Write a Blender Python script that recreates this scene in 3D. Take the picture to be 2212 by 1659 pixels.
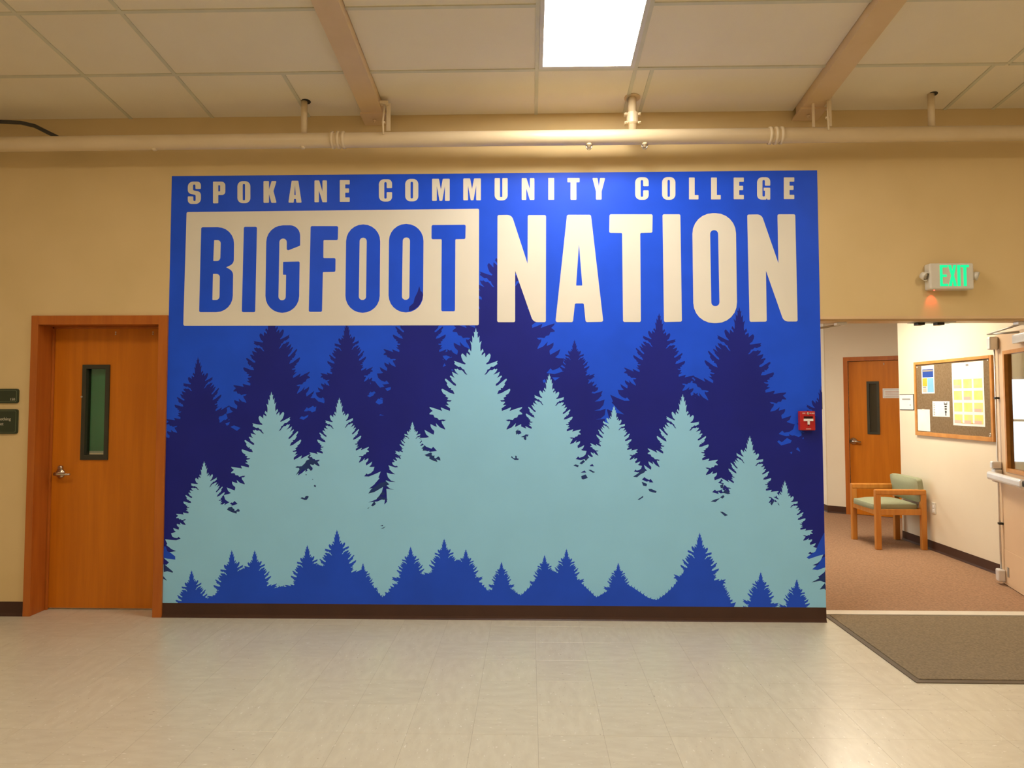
import bpy, bmesh, math, random
from mathutils import Vector, Matrix
from mathutils.geometry import tessellate_polygon, delaunay_2d_cdt
random.seed(7)
for o in list(bpy.data.objects): bpy.data.objects.remove(o)
S = bpy.context.scene
COL = S.collection

# ------------------------------------------------------------------ camera
FPX, PITCH, YAW, ROLL = 1480.12, 0.0439, 0.0257, -0.0005
CAM_H, CAM_D, SHY = 1.5476, 4.9087, -30.06
fw = Vector((-math.sin(YAW)*math.cos(PITCH), math.cos(YAW)*math.cos(PITCH), math.sin(PITCH)))
rt = Vector((math.cos(YAW), math.sin(YAW), 0)); up = rt.cross(fw)
r2 = rt*math.cos(ROLL)+up*math.sin(ROLL); u2 = up*math.cos(ROLL)-rt*math.sin(ROLL)
EYE = Vector((0, -CAM_D, CAM_H))
cd = bpy.data.cameras.new('camera'); cam = bpy.data.objects.new('camera', cd); COL.objects.link(cam)
cd.sensor_fit = 'HORIZONTAL'; cd.sensor_width = 36; cd.lens = FPX/2212*36
cd.shift_y = SHY/2212; cd.clip_start = .05; cd.clip_end = 100
M = Matrix((r2, u2, -fw)).transposed().to_4x4(); M.translation = EYE
cam.matrix_world = M
S.camera = cam

# ------------------------------------------------------------------ world, exposure
w = bpy.data.worlds.new('daylight'); S.world = w; w.use_nodes = True
bg = w.node_tree.nodes['Background']; bg.inputs[0].default_value = (.86, .93, 1, 1); bg.inputs[1].default_value = 6.0
S.view_settings.view_transform = 'Standard'; S.view_settings.look = 'None'
S.view_settings.exposure = 0.0; S.view_settings.gamma = 1.0; S.view_settings.use_curve_mapping = False
TUBE_WHITE, TUBE_WARM = (1.0, .93, .86), (1.0, .835, .65)   # tints chosen to whiten the mural centre and warm the hall's edges
HALL_LAMP = 31.0          # radiance of the troffers of the hall
HALL_LAMP_BACK = 28.0
COR_LAMP = 33.0

# light path depth and noise target (keeps the full-size render quick)
S.cycles.max_bounces = 6; S.cycles.diffuse_bounces = 4; S.cycles.glossy_bounces = 2; S.cycles.transmission_bounces = 2; S.cycles.transparent_max_bounces = 8
S.cycles.use_adaptive_sampling = True; S.cycles.adaptive_threshold = .035; S.cycles.adaptive_min_samples = 16
S.cycles.use_light_tree = False; S.cycles.caustics_reflective = False; S.cycles.caustics_refractive = False

# measuring helpers: where a sight line of the photograph meets a known plane of the building
def sight(x, y, n, c):
    d = fw*FPX + r2*(x-1106.0) - u2*(y-829.5-SHY); n = Vector(n)
    return EYE + d*((c-n.dot(EYE))/n.dot(d))
def on_wall(x, y): p = sight(x, y, (0, 1, 0), 0.0); return (p.x, p.z)
CEIL_Z, CEIL_M = 3.63, 0.12
def zc(y): return CEIL_Z - CEIL_M*y

# ------------------------------------------------------------------ materials
def N(nt, t, **k):
    n = nt.nodes.new(t)
    for a, b in k.items(): setattr(n, a, b)
    return n
MATS = {}
def mat(name, col, rough=.6, spec=.4, metal=0., col2=None, scale=8., stretch=(1, 1, 1), bump=0., bscale=120., coat=0., detail=4., mixlo=.35, mixhi=.65):
    if name in MATS: return MATS[name]
    m = bpy.data.materials.new(name); m.use_nodes = True; nt = m.node_tree
    b = nt.nodes['Principled BSDF']
    b.inputs['Base Color'].default_value = (*col, 1); b.inputs['Roughness'].default_value = rough
    b.inputs['Specular IOR Level'].default_value = spec; b.inputs['Metallic'].default_value = metal
    b.inputs['Coat Weight'].default_value = coat; b.inputs['Coat Roughness'].default_value = .12
    tc = N(nt, 'ShaderNodeTexCoord'); mp = N(nt, 'ShaderNodeMapping'); mp.inputs['Scale'].default_value = stretch
    nt.links.new(tc.outputs['Object'], mp.inputs[0])
    c2 = col2 or tuple(v*.93 for v in col)
    nz = N(nt, 'ShaderNodeTexNoise'); nz.inputs['Scale'].default_value = scale; nz.inputs['Detail'].default_value = detail
    nt.links.new(mp.outputs[0], nz.inputs['Vector'])
    rp = N(nt, 'ShaderNodeValToRGB'); e = rp.color_ramp.elements
    e[0].position = mixlo; e[1].position = mixhi; e[0].color = (*col, 1); e[1].color = (*c2, 1)
    nt.links.new(nz.outputs[0], rp.inputs[0]); nt.links.new(rp.outputs[0], b.inputs['Base Color'])
    if bump:
        n2 = N(nt, 'ShaderNodeTexNoise'); n2.inputs['Scale'].default_value = bscale; n2.inputs['Detail'].default_value = 3
        nt.links.new(mp.outputs[0], n2.inputs['Vector'])
        bp = N(nt, 'ShaderNodeBump'); bp.inputs['Strength'].default_value = bump; bp.inputs['Distance'].default_value = .004
        nt.links.new(n2.outputs[0], bp.inputs['Height']); nt.links.new(bp.outputs[0], b.inputs['Normal'])
    MATS[name] = m; return m
def emit(name, col, s):
    m = bpy.data.materials.new(name); m.use_nodes = True; nt = m.node_tree; nt.nodes.clear()
    o = N(nt, 'ShaderNodeOutputMaterial'); e = N(nt, 'ShaderNodeEmission')
    e.inputs[0].default_value = (*col, 1); e.inputs[1].default_value = s
    nt.links.new(e.outputs[0], o.inputs[0]); return m
def glass(name, tint, rough=.02, refl=None):
    m = bpy.data.materials.new(name); m.use_nodes = True; nt = m.node_tree; nt.nodes.clear()
    o = N(nt, 'ShaderNodeOutputMaterial'); t = N(nt, 'ShaderNodeBsdfTransparent'); g = N(nt, 'ShaderNodeBsdfGlossy')
    t.inputs[0].default_value = (*tint, 1); g.inputs['Roughness'].default_value = rough
    f = N(nt, 'ShaderNodeLayerWeight'); f.inputs[0].default_value = .5; mx = N(nt, 'ShaderNodeMixShader')
    pw = N(nt, 'ShaderNodeMath', operation='POWER'); pw.inputs[1].default_value = 3.5; nt.links.new(f.outputs['Facing'], pw.inputs[0])
    mr = N(nt, 'ShaderNodeMapRange'); mr.inputs[3].default_value = .06; mr.inputs[4].default_value = .9; nt.links.new(pw.outputs[0], mr.inputs[0])
    nt.links.new(mr.outputs[0], mx.inputs[0]); nt.links.new(t.outputs[0], mx.inputs[1]); nt.links.new(g.outputs[0], mx.inputs[2])
    nt.links.new(mx.outputs[0], o.inputs[0]); return m

hallw_m = mat('bounce_hall_paint', (.82, .74, .60), .7, .25)  # unseen hall walls, kept paler than the front wall to bounce more light
wall_m = mat('beige_wall_paint', (.75, .57, .29), .7, .25, col2=(.72, .545, .27), scale=2.5, detail=2.)
corw_m = mat('cream_wall_paint', (.82, .73, .56), .65, .25, col2=(.80, .70, .53), scale=2, detail=2.)
steel_m = mat('beige_enamel', (.74, .54, .30), .38, .5, col2=(.70, .50, .27), scale=5)
pipe_m = mat('cream_pipe_paint', (.78, .63, .40), .33, .5, col2=(.75, .60, .37), scale=6)
wood_m = mat('stained_door_veneer', (.64, .20, .010), .42, .30, col2=(.56, .165, .007), scale=3.2, stretch=(7, 7, .5), detail=6)
frame_m = mat('stained_frame_wood', (.50, .145, .018), .42, .35, col2=(.42, .11, .013), scale=3.5, stretch=(6, 6, .6), detail=6)
oak_m = mat('oak_varnish', (.62, .26, .045), .33, .45, col2=(.52, .19, .03), scale=4, stretch=(6, 6, .8), detail=6)
boardwood_m = mat('board_frame_oak', (.62, .29, .07), .4, .4, col2=(.52, .22, .045), scale=5, stretch=(2, 2, 2))
base_m = mat('brown_vinyl_base', (.065, .026, .014), .42, .4, col2=(.055, .022, .012), scale=4)
fabric_m = mat('sage_upholstery', (.36, .38, .25), .9, .15, col2=(.30, .32, .20), scale=220, bump=.25, bscale=400)
black_m = mat('black_paint', (.018, .017, .012), .45, .4)
olive_m = mat('dark_lite_frame', (.045, .042, .025), .45, .4)
green_m = mat('green_blind', (.07, .36, .17), .7, .2, col2=(.055, .30, .13), scale=3)
chrome_m = mat('satin_nickel', (.62, .56, .46), .28, .5, 1.0)
alum_m = mat('brushed_aluminium', (.80, .79, .78), .38, .5, .45)
rod_m = mat('zinc_steel', (.45, .42, .36), .45, .5, .8)
white_m = mat('white_plastic', (.74, .70, .60), .45, .4)
paper_m = mat('white_paper', (.88, .87, .83), .8, .2)
red_m = mat('red_enamel', (.52, .018, .018), .32, .5)
darkred_m = mat('dark_slot', (.03, .003, .003), .5, .3)
sign_m = mat('dark_green_sign', (.035, .048, .022), .4, .4)
signrim_m = mat('green_sign_rim', (.16, .19, .10), .4, .4)
letter_w = mat('sign_letter_cream', (.62, .58, .44), .6, .2)
cork_m = mat('brown_fabric_board', (.235, .165, .095), .9, .1, col2=(.19, .13, .07), scale=60)
door2_m = mat('tan_steel_door', (.74, .53, .33), .4, .45, col2=(.71, .50, .31), scale=2)
cable_m = mat('grey_conduit', (.06, .055, .045), .45, .4)
tilec_m = mat('acoustic_tile', (.89, .80, .60), .9, .1, col2=(.87, .775, .575), scale=3, bump=.35, bscale=220)
grid_m = mat('grid_enamel', (.70, .66, .48), .5, .3)
thresh_m = mat('pale_threshold', (.74, .68, .56), .4, .5)
ink_m = mat('grey_ink', (.32, .30, .27), .8, .1)
yellow_m = mat('yellow_print', (.86, .76, .20), .8, .15, col2=(.84, .66, .30), scale=14)
pink_m = mat('pink_print', (.72, .50, .42), .8, .15)
blueprint_m = mat('blue_print', (.03, .08, .36), .8, .15)
lightblue_m = mat('light_blue_print', (.22, .50, .72), .8, .15)
amber_m = mat('amber_print', (.80, .47, .06), .8, .15)

# printed vinyl: four flat inks with a faint print mottle, one satin laminate over all
def ink(name, col, mott=.10):
    return mat(name, col, .46, .26, col2=tuple(v*(1-mott) for v in col), scale=3.5, detail=2.)
ink_blue = ink('print_royal_blue', (.012, .095, .86), .10)
ink_navy = ink('print_navy', (.011, .018, .27))
ink_pale = ink('print_pale_teal', (.31, .68, .97), .03)
ink_front = ink('print_front_blue', (.014, .085, .72))
ink_teal = ink('print_dark_teal', (.016, .045, .20))
ink_cream = ink('print_cream', (.82, .78, .665), .03)

# vinyl composition floor tile: streaky flecks, each tile turned by its own random value
def vct(name, jointed):
    m = bpy.data.materials.new(name); m.use_nodes = True; nt = m.node_tree; b = nt.nodes['Principled BSDF']; L = nt.links.new
    oi = N(nt, 'ShaderNodeObjectInfo'); tc = N(nt, 'ShaderNodeTexCoord'); mp = N(nt, 'ShaderNodeMapping')
    geo = N(nt, 'ShaderNodeNewGeometry')
    L(geo.outputs['Position'], mp.inputs[0])
    st = N(nt, 'ShaderNodeMath', operation='GREATER_THAN'); st.inputs[1].default_value = .5; L(oi.outputs['Random'], st.inputs[0])
    mu = N(nt, 'ShaderNodeMath', operation='MULTIPLY'); mu.inputs[1].default_value = math.pi/2; L(st.outputs[0], mu.inputs[0])
    cx = N(nt, 'ShaderNodeCombineXYZ'); L(mu.outputs[0], cx.inputs[2]); L(cx.outputs[0], mp.inputs['Rotation'])
    mp2 = N(nt, 'ShaderNodeMapping'); mp2.inputs['Scale'].default_value = (1, 2.6, 1); L(mp.outputs[0], mp2.inputs[0])
    n1 = N(nt, 'ShaderNodeTexNoise'); n1.inputs['Scale'].default_value = 9; n1.inputs['Detail'].default_value = 5; L(mp2.outputs[0], n1.inputs[0])
    r1 = N(nt, 'ShaderNodeValToRGB'); e = r1.color_ramp.elements
    e[0].position = .35; e[0].color = (.60, .545, .41, 1); e[1].position = .66; e[1].color = (.655, .605, .465, 1); L(n1.outputs[0], r1.inputs[0])
    def fleck(scale, lo, hi, col, prev, seed):
        mpx = N(nt, 'ShaderNodeMapping'); mpx.inputs['Location'].default_value = (seed, seed*.7, 0); L(mp2.outputs[0], mpx.inputs[0])
        n = N(nt, 'ShaderNodeTexNoise'); n.inputs['Scale'].default_value = scale; n.inputs['Detail'].default_value = 2; L(mpx.outputs[0], n.inputs[0])
        r = N(nt, 'ShaderNodeMapRange'); r.inputs[1].default_value = lo; r.inputs[2].default_value = hi; L(n.outputs[0], r.inputs[0])
        x = N(nt, 'ShaderNodeMix', data_type='RGBA'); L(r.outputs[0], x.inputs[0]); L(prev, x.inputs[6]); x.inputs[7].default_value = (*col, 1)
        return x.outputs[2]
    c = fleck(30, .665, .74, (.80, .76, .66), r1.outputs[0], 3.1)
    c = fleck(38, .69, .77, (.34, .26, .17), c, 11.7)
    hv = N(nt, 'ShaderNodeHueSaturation'); L(c, hv.inputs['Color'])
    mr = N(nt, 'ShaderNodeMapRange'); mr.inputs[3].default_value = .975; mr.inputs[4].default_value = 1.02; L(oi.outputs['Random'], mr.inputs[0])
    L(mr.outputs[0], hv.inputs['Value']); L(hv.outputs[0], b.inputs['Base Color'])
    if jointed:
        mp3 = N(nt, 'ShaderNodeMapping'); mp3.inputs['Location'].default_value = (-.0358, .4464, 0); L(geo.outputs['Position'], mp3.inputs[0])
        br = N(nt, 'ShaderNodeTexBrick'); br.offset = 0; br.inputs['Scale'].default_value = 1; br.inputs['Mortar Size'].default_value = .0009
        br.inputs['Brick Width'].default_value = .3048; br.inputs['Row Height'].default_value = .3048
        br.inputs['Mortar'].default_value = (.32, .25, .16, 1); L(mp3.outputs[0], br.inputs[0]); L(hv.outputs[0], br.inputs['Color1']); L(hv.outputs[0], br.inputs['Color2'])
        L(br.outputs[0], b.inputs['Base Color'])
    b.inputs['Roughness'].default_value = .30; b.inputs['Specular IOR Level'].default_value = .45
    b.inputs['Coat Weight'].default_value = .08; b.inputs['Coat Roughness'].default_value = .16
    nb = N(nt, 'ShaderNodeTexNoise'); nb.inputs['Scale'].default_value = 14; L(geo.outputs['Position'], nb.inputs[0])
    bp = N(nt, 'ShaderNodeBump'); bp.inputs['Strength'].default_value = .12; bp.inputs['Distance'].default_value = .004; L(nb.outputs[0], bp.inputs['Height']); L(bp.outputs[0], b.inputs['Normal'])
    return m
vct_m = vct('vinyl_floor_tile', False); vctj_m = vct('vinyl_floor_far', True)
def carpet(name, a, b_, scale):
    m = mat(name, a, .95, .08, col2=b_, scale=scale, bump=.8, bscale=scale*2.2, detail=6, mixlo=.30, mixhi=.70); return m
carpet_m = carpet('brown_carpet', (.42, .25, .15), (.27, .165, .10), 60)
mat_m = carpet('grey_brown_mat', (.30, .235, .15), (.20, .155, .10), 75)
matedge_m = mat('mat_rubber_edge', (.13, .095, .058), .6, .3)

# ------------------------------------------------------------------ mesh helpers
def link(name, bm, m, parent=None, smooth=False):
    me = bpy.data.meshes.new(name)
    bmesh.ops.recalc_face_normals(bm, faces=bm.faces); bm.to_mesh(me); bm.free()
    if smooth:
        for p in me.polygons: p.use_smooth = True
    me.materials.append(m); o = bpy.data.objects.new(name, me); COL.objects.link(o)
    if parent: o.parent = parent; 
    return o
def box(bm, x0, x1, y0, y1, z0, z1, bev=0., M=None):
    r = bmesh.ops.create_cube(bm, size=1)
    for v in r['verts']:
        v.co = Vector(((x0+x1)/2+v.co.x*(x1-x0), (y0+y1)/2+v.co.y*(y1-y0), (z0+z1)/2+v.co.z*(z1-z0)))
    vs = set(r['verts'])
    if bev:
        es = [e for e in bm.edges if e.verts[0] in vs and e.verts[1] in vs]
        rr = bmesh.ops.bevel(bm, geom=es, offset=bev, segments=3, affect='EDGES', profile=.5)
        vs = set(v for f in rr['faces'] for v in f.verts) | {v for v in vs if v.is_valid}
    if M:
        for v in vs:
            if v.is_valid: v.co = M @ v.co
def B(name, m, parent, *b, bev=0., M=None, smooth=False):
    bm = bmesh.new()
    for q in ([b] if not isinstance(b[0], (tuple, list)) else b): box(bm, *q, bev=bev, M=M)
    return link(name, bm, m, parent, smooth)
def frame_axis(d):
    d = d.normalized(); a = Vector((0, 0, 1)) if abs(d.z) < .9 else Vector((1, 0, 0))
    u = d.cross(a).normalized(); return u, d.cross(u).normalized()
def tube(bm, pts, r, n=16, cap=True):
    pts = [Vector(p) for p in pts]; rings = []
    rs = r if isinstance(r, (list, tuple)) else [r]*len(pts)
    u = None
    for i, p in enumerate(pts):
        d = (pts[min(i+1, len(pts)-1)]-pts[max(i-1, 0)]).normalized()
        if u is None: u, v = frame_axis(d)
        else:
            u = (u-d*u.dot(d)).normalized(); v = d.cross(u)
        rings.append([bm.verts.new(p+(u*math.cos(2*math.pi*k/n)+v*math.sin(2*math.pi*k/n))*rs[i]) for k in range(n)])
    for a, b in zip(rings, rings[1:]):
        for k in range(n): bm.faces.new((a[k], a[(k+1) % n], b[(k+1) % n], b[k]))
    if cap: bm.faces.new(rings[0][::-1]); bm.faces.new(rings[-1])
def T(name, m, parent, pts, r, n=16):
    bm = bmesh.new(); tube(bm, pts, r, n); o = link(name, bm, m, parent)
    for p in o.data.polygons: p.use_smooth = len(p.vertices) == 4
    return o
def lathe(name, m, parent, base, axis, prof, n=24):
    base = Vector(base); axis = Vector(axis).normalized()
    pts = [base+axis*a for a, _ in prof]
    bm = bmesh.new(); u, v = frame_axis(axis); rings = []
    for p, (_, r) in zip(pts, prof):
        rings.append([bm.verts.new(p+(u*math.cos(2*math.pi*k/n)+v*math.sin(2*math.pi*k/n))*max(r, 1e-4)) for k in range(n)])
    for a, b in zip(rings, rings[1:]):
        for k in range(n): bm.faces.new((a[k], a[(k+1) % n], b[(k+1) % n], b[k]))
    bm.faces.new(rings[0][::-1]); bm.faces.new(rings[-1])
    o = link(name, bm, m, parent)
    for p in o.data.polygons: p.use_smooth = len(p.vertices) == 4
    return o
def thing(name, label, cat, loc=(0, 0, 0), group=None):
    o = bpy.data.objects.new(name, None); o.empty_display_size = .05; COL.objects.link(o); o.location = loc
    o['label'] = label; o['category'] = cat
    if group: o['group'] = group
    return o
# parts are built in world coordinates: this keeps them in place under an Empty that stands at the base of the thing
def settle():
    bpy.context.view_layer.update()
    for o in bpy.data.objects:
        if o.parent and o.parent.type == 'EMPTY' and not o.get('_local'):
            o.matrix_parent_inverse = o.parent.matrix_world.inverted()
def tag(o, label, cat, group=None):
    o['label'] = label; o['category'] = cat
    if group: o['group'] = group
    return o
def structure(o, label=None):
    o['kind'] = 'structure'
    if label: o['label'] = label
    return o
def text(name, m, parent, body, size, M4, align='LEFT', extrude=.0006, sx=1.):
    cu = bpy.data.curves.new(name+'_curve', 'FONT'); cu.body = body; cu.size = size; cu.align_x = align; cu.extrude = extrude; cu.resolution_u = 3
    t = bpy.data.objects.new(name+'_tmp', cu); COL.objects.link(t); bpy.context.view_layer.update()
    me = bpy.data.meshes.new_from_object(t.evaluated_get(bpy.context.evaluated_depsgraph_get()))
    bpy.data.objects.remove(t); bpy.data.curves.remove(cu)
    for v in me.vertices: v.co = M4 @ Vector((v.co.x*sx, v.co.y, v.co.z))
    me.materials.clear(); me.materials.append(m); me.name = name
    o = bpy.data.objects.new(name, me); COL.objects.link(o); o.parent = parent; return o
def plane_matrix(origin, xdir, ydir):
    x = Vector(xdir).normalized(); y = Vector(ydir).normalized(); z = x.cross(y)
    m = Matrix((x, y, z)).transposed().to_4x4(); m.translation = Vector(origin); return m

# ------------------------------------------------------------------ the setting: hall
OPEN_L, OPEN_R, HEAD = 2.067, 3.757, 2.125
DL, DR, DTOP = -3.585, -2.695, 2.10         # door opening at the left
WT = .20
XW, YB = 6.0, -8.0
bm = bmesh.new()
box(bm, -XW, DL-.03, 0, WT, 0, zc(0)+.3); box(bm, DR+.03, OPEN_L, 0, WT, 0, zc(0)+.3); box(bm, OPEN_R, XW, 0, WT, 0, zc(0)+.3)
box(bm, DL-.03, DR+.03, 0, WT, DTOP+.03, zc(0)+.3); box(bm, OPEN_L, OPEN_R, 0, WT, HEAD, zc(0)+.3)
structure(link('wall_front', bm, wall_m))
structure(B('wall_left', hallw_m, None, -XW-.2, -XW, YB, WT, 0, 5.2))
structure(B('wall_right', hallw_m, None, XW, XW+.2, YB, WT, 0, 5.2))
structure(B('wall_back', hallw_m, None, -XW-.2, XW+.2, YB-.2, YB, 0, 5.2))
structure(B('trim_1', steel_m, None, (OPEN_L, OPEN_R, -.006, .05, HEAD-.002, HEAD+.016), (OPEN_L, OPEN_R, .05, WT, HEAD-.012, HEAD+.002)), 'painted steel head frame over the corridor opening')

floor = structure(B('floor', vctj_m, None, -XW, XW, YB, WT, -.06, -.0006))
TS, FX, FY = .3048, .0358, -.4464
def tilemesh(w, d):
    me = bpy.data.meshes.new('floor_tile'); g = .00045; bm = bmesh.new()
    x, y, c, t = w/2-g, d/2-g, .0006, .0
    vb = [bm.verts.new((sx*x, sy*y, -.004)) for sx, sy in ((-1, -1), (1, -1), (1, 1), (-1, 1))]
    vm = [bm.verts.new((sx*x, sy*y, -.0005)) for sx, sy in ((-1, -1), (1, -1), (1, 1), (-1, 1))]
    vt = [bm.verts.new((sx*(x-c), sy*(y-c), 0)) for sx, sy in ((-1, -1), (1, -1), (1, 1), (-1, 1))]
    for a, b in ((vb, vm), (vm, vt)):
        for k in range(4): bm.faces.new((a[k], a[(k+1) % 4], b[(k+1) % 4], b[k]))
    bm.faces.new(vt); bm.to_mesh(me); bm.free(); me.materials.append(vct_m); return me
full = tilemesh(TS, TS); cut_d = -(FY+TS); cut = tilemesh(TS, cut_d)
for i in range(-15, 15):
    for j in range(-1, 8):
        yy = FY-j*TS
        if j == -1: me, y0 = full, FY+TS/2
        else: me, y0 = full, yy-TS/2
        o = bpy.data.objects.new('floor_tile', me); COL.objects.link(o); o.location = (FX+i*TS+TS/2, y0, 0); o.parent = floor
for i in range(-13, 7):
    o = bpy.data.objects.new('floor_tile', cut); COL.objects.link(o); o.location = (FX+i*TS+TS/2, -cut_d/2, 0); o.parent = floor

# baseboards (vinyl cove base with a toe)
def cove(name, pts, h=.10):
    # pts: two floor points on the wall face; the base stands on the side of the normal n
    (x0, y0), (x1, y1), (nx, ny) = pts; bm = bmesh.new()
    prof = [(0, h), (.003, h), (.004, .022), (.008, .008), (.016, .0015), (.016, 0), (0, 0)]
    a = [bm.verts.new((x0+nx*d, y0+ny*d, z)) for d, z in prof]; b = [bm.verts.new((x1+nx*d, y1+ny*d, z)) for d, z in prof]
    for k in range(len(prof)): bm.faces.new((a[k], a[(k+1) % 7], b[(k+1) % 7], b[k]))
    bm.faces.new(a[::-1]); bm.faces.new(b)
    return structure(link(name, bm, base_m))
cove('baseboard_front', ((-2.633, 0), (OPEN_L, 0), (0, -1)))
cove('baseboard_left', ((-XW, 0), (-3.637, 0), (0, -1)))
cove('baseboard_right', ((OPEN_R+.05, 0), (XW, 0), (0, -1)))

# ------------------------------------------------------------------ ceiling: slab, tiles, grid
bm = bmesh.new()
v = [bm.verts.new(p) for p in ((-XW, WT, zc(WT)+.03), (XW, WT, zc(WT)+.03), (XW, YB, zc(YB)+.03), (-XW, YB, zc(YB)+.03))]
v2 = [bm.verts.new(p.co+Vector((0, 0, .1))) for p in v]
bm.faces.new(v); bm.faces.new(v2)
for k in range(4): bm.faces.new((v[k], v[(k+1) % 4], v2[(k+1) % 4], v2[k]))
ceil_ = structure(link('ceiling', bm, tilec_m))
def slab(bm, x0, x1, y0, y1, lo, hi):
    a = [bm.verts.new((x, y, zc(y)+lo)) for x, y in ((x0, y0), (x1, y0), (x1, y1), (x0, y1))]
    b = [bm.verts.new((x, y, zc(y)+hi)) for x, y in ((x0, y0), (x1, y0), (x1, y1), (x0, y1))]
    bm.faces.new(a); bm.faces.new(b)
    for k in range(4): bm.faces.new((a[k], a[(k+1) % 4], b[(k+1) % 4], b[k]))
def sl(name, m, parent, *q):
    bm = bmesh.new(); slab(bm, *q); return link(name, bm, m, parent)
ROWS = [0, -.539, -1.144, -1.749, -2.354, -2.959, -3.564]
BEAML, BEAMR = (-1.19, -1.04), (1.905, 2.055)
TW, TH = .012, .004
fixtures = {(-2.945, -2.335): (-2.354, -3.564), (.05, .69): (-.539, -1.749), (3.06, 3.67): (-2.354, -3.564)}
def cols(bay, row):
    if bay == 0: c = [-4.15, -2.945, -2.335] + ([-1.62] if row == 0 else []) + [BEAML[0]]
    elif bay == 1: c = [BEAML[1], .05, .69] + ([.80] if row == 0 else []) + [BEAMR[0]]
    else: c = [BEAMR[1], 2.98, 3.32, 4.5, 5.1] if row == 0 else [BEAMR[1], 3.06, 3.67, 4.9]
    return c
def isfix(x0, x1, y0, y1):
    for (a, b), (p, q) in fixtures.items():
        if abs(a-x0) < .01 and abs(b-x1) < .01 and y0 <= p+.01 and y1 >= q-.01: return True
    return False
for r in range(6):
    y0, y1 = ROWS[r], ROWS[r+1]
    for bay in range(3):
        cs = cols(bay, r)
        for x0, x1 in zip(cs, cs[1:]):
            if not isfix(x0, x1, y0, y1): sl('ceiling_tile', tilec_m, ceil_, x0+.002, x1-.002, y1+.002, y0-.002, .002, .022)
        for c in cs[1:-1]: sl('grid_bar', grid_m, ceil_, c-TW, c+TW, y1, y0, -TH, .003)
        if r:
            for x0, x1 in zip(cols(bay, max(r, 1)), cols(bay, max(r, 1))[1:]):
                if isfix(x0, x1, y0, y1) and isfix(x0, x1, ROWS[r-1], y0): continue
                sl('grid_bar', grid_m, ceil_, x0+TW*(x0 > cs[0]), x1-TW*(x1 < cs[-1]), y0-TW, y0+TW, -TH-.0005, .003)
for c in (BEAML[0], BEAML[1], BEAMR[0], BEAMR[1]): pass

for k, (bx, nm) in enumerate(((BEAML, 'left'), (BEAMR, 'right'))):
    side = 'left of the light panel' if k == 0 else 'right of the light panel'
    t = thing('ceiling_beam', 'beige painted steel roof beam '+side+' running to the mural wall', 'beam', ((bx[0]+bx[1])/2, -.06, zc(-.06)-.06), 'roof beams')
    bm = bmesh.new(); slab(bm, bx[0], bx[1], YB+.1, -.05, -.060, .02); link('beam_body', bm, steel_m, t)
    bm = bmesh.new(); slab(bm, bx[0]-.012, bx[1]+.02, -.16, -.002, -.072, -.060); link('bearing_plate', bm, steel_m, t)
    lathe('bolt', steel_m, t, ((bx[0]+bx[1])/2, -.08, zc(-.08)-.072), (0, 0, -1), [(0, .012), (.012, .012), (.013, .006), (.024, .006)], 8)
# ------------------------------------------------------------------ lights
def troffer(x0, x1, y0, y1, strength, label, zf=zc, group='ceiling light panels', col=TUBE_WARM):
    t = thing('ceiling_light', label, 'light', ((x0+x1)/2, (y0+y1)/2, zf((y0+y1)/2)), group)
    def sb(bm, a, b, c, d, lo, hi):
        A = [bm.verts.new((x, y, zf(y)+lo)) for x, y in ((a, c), (b, c), (b, d), (a, d))]
        Bv = [bm.verts.new((x, y, zf(y)+hi)) for x, y in ((a, c), (b, c), (b, d), (a, d))]
        bm.faces.new(A); bm.faces.new(Bv)
        for k in range(4): bm.faces.new((A[k], A[(k+1) % 4], Bv[(k+1) % 4], Bv[k]))
    e = .026; bm = bmesh.new()
    sb(bm, x0, x0+e, y1, y0, -.006, .03); sb(bm, x1-e, x1, y1, y0, -.006, .03); sb(bm, x0+e, x1-e, y0-e, y0, -.006, .03); sb(bm, x0+e, x1-e, y1, y1+e, -.006, .03)
    link('frame', bm, white_m, t)
    bm = bmesh.new(); sb(bm, x0+e, x1-e, y1+e, y0-e, .000, .006)
    link('diffuser', bm, emit('lit_diffuser_%g' % strength, col, strength), t); return t
troffer(.063, .678, -.552, -1.737, HALL_LAMP, 'lit white fluorescent panel in the ceiling above the mural', col=TUBE_WHITE)
troffer(-2.933, -2.347, -2.366, -3.552, HALL_LAMP_BACK, 'unseen lit ceiling panel added in the bay left of the left beam')  # out of view, added to light the left of the hall
troffer(3.072, 3.658, -2.366, -3.552, HALL_LAMP_BACK, 'unseen lit ceiling panel added in the bay right of the right beam')  # out of view, added to light the right of the hall
troffer(.063, .678, -5.0, -6.2, HALL_LAMP_BACK, 'unseen lit ceiling panel added in the middle bay far from the mural')  # added fill for the hall, above and behind the camera
CZ = 2.62
flat = lambda y: CZ
troffer(2.9, 3.5, 2.7, 1.5, COR_LAMP, 'lit corridor ceiling panel near the bulletin board', flat, 'corridor light panels', col=(1.0, .88, .70))
troffer(.6, 1.2, 5.6, 4.4, COR_LAMP*.85, 'unseen lit ceiling panel added deep in the corridor room', flat, 'corridor light panels', col=TUBE_WHITE)  # added out of view to brighten the far corridor walls

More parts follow.
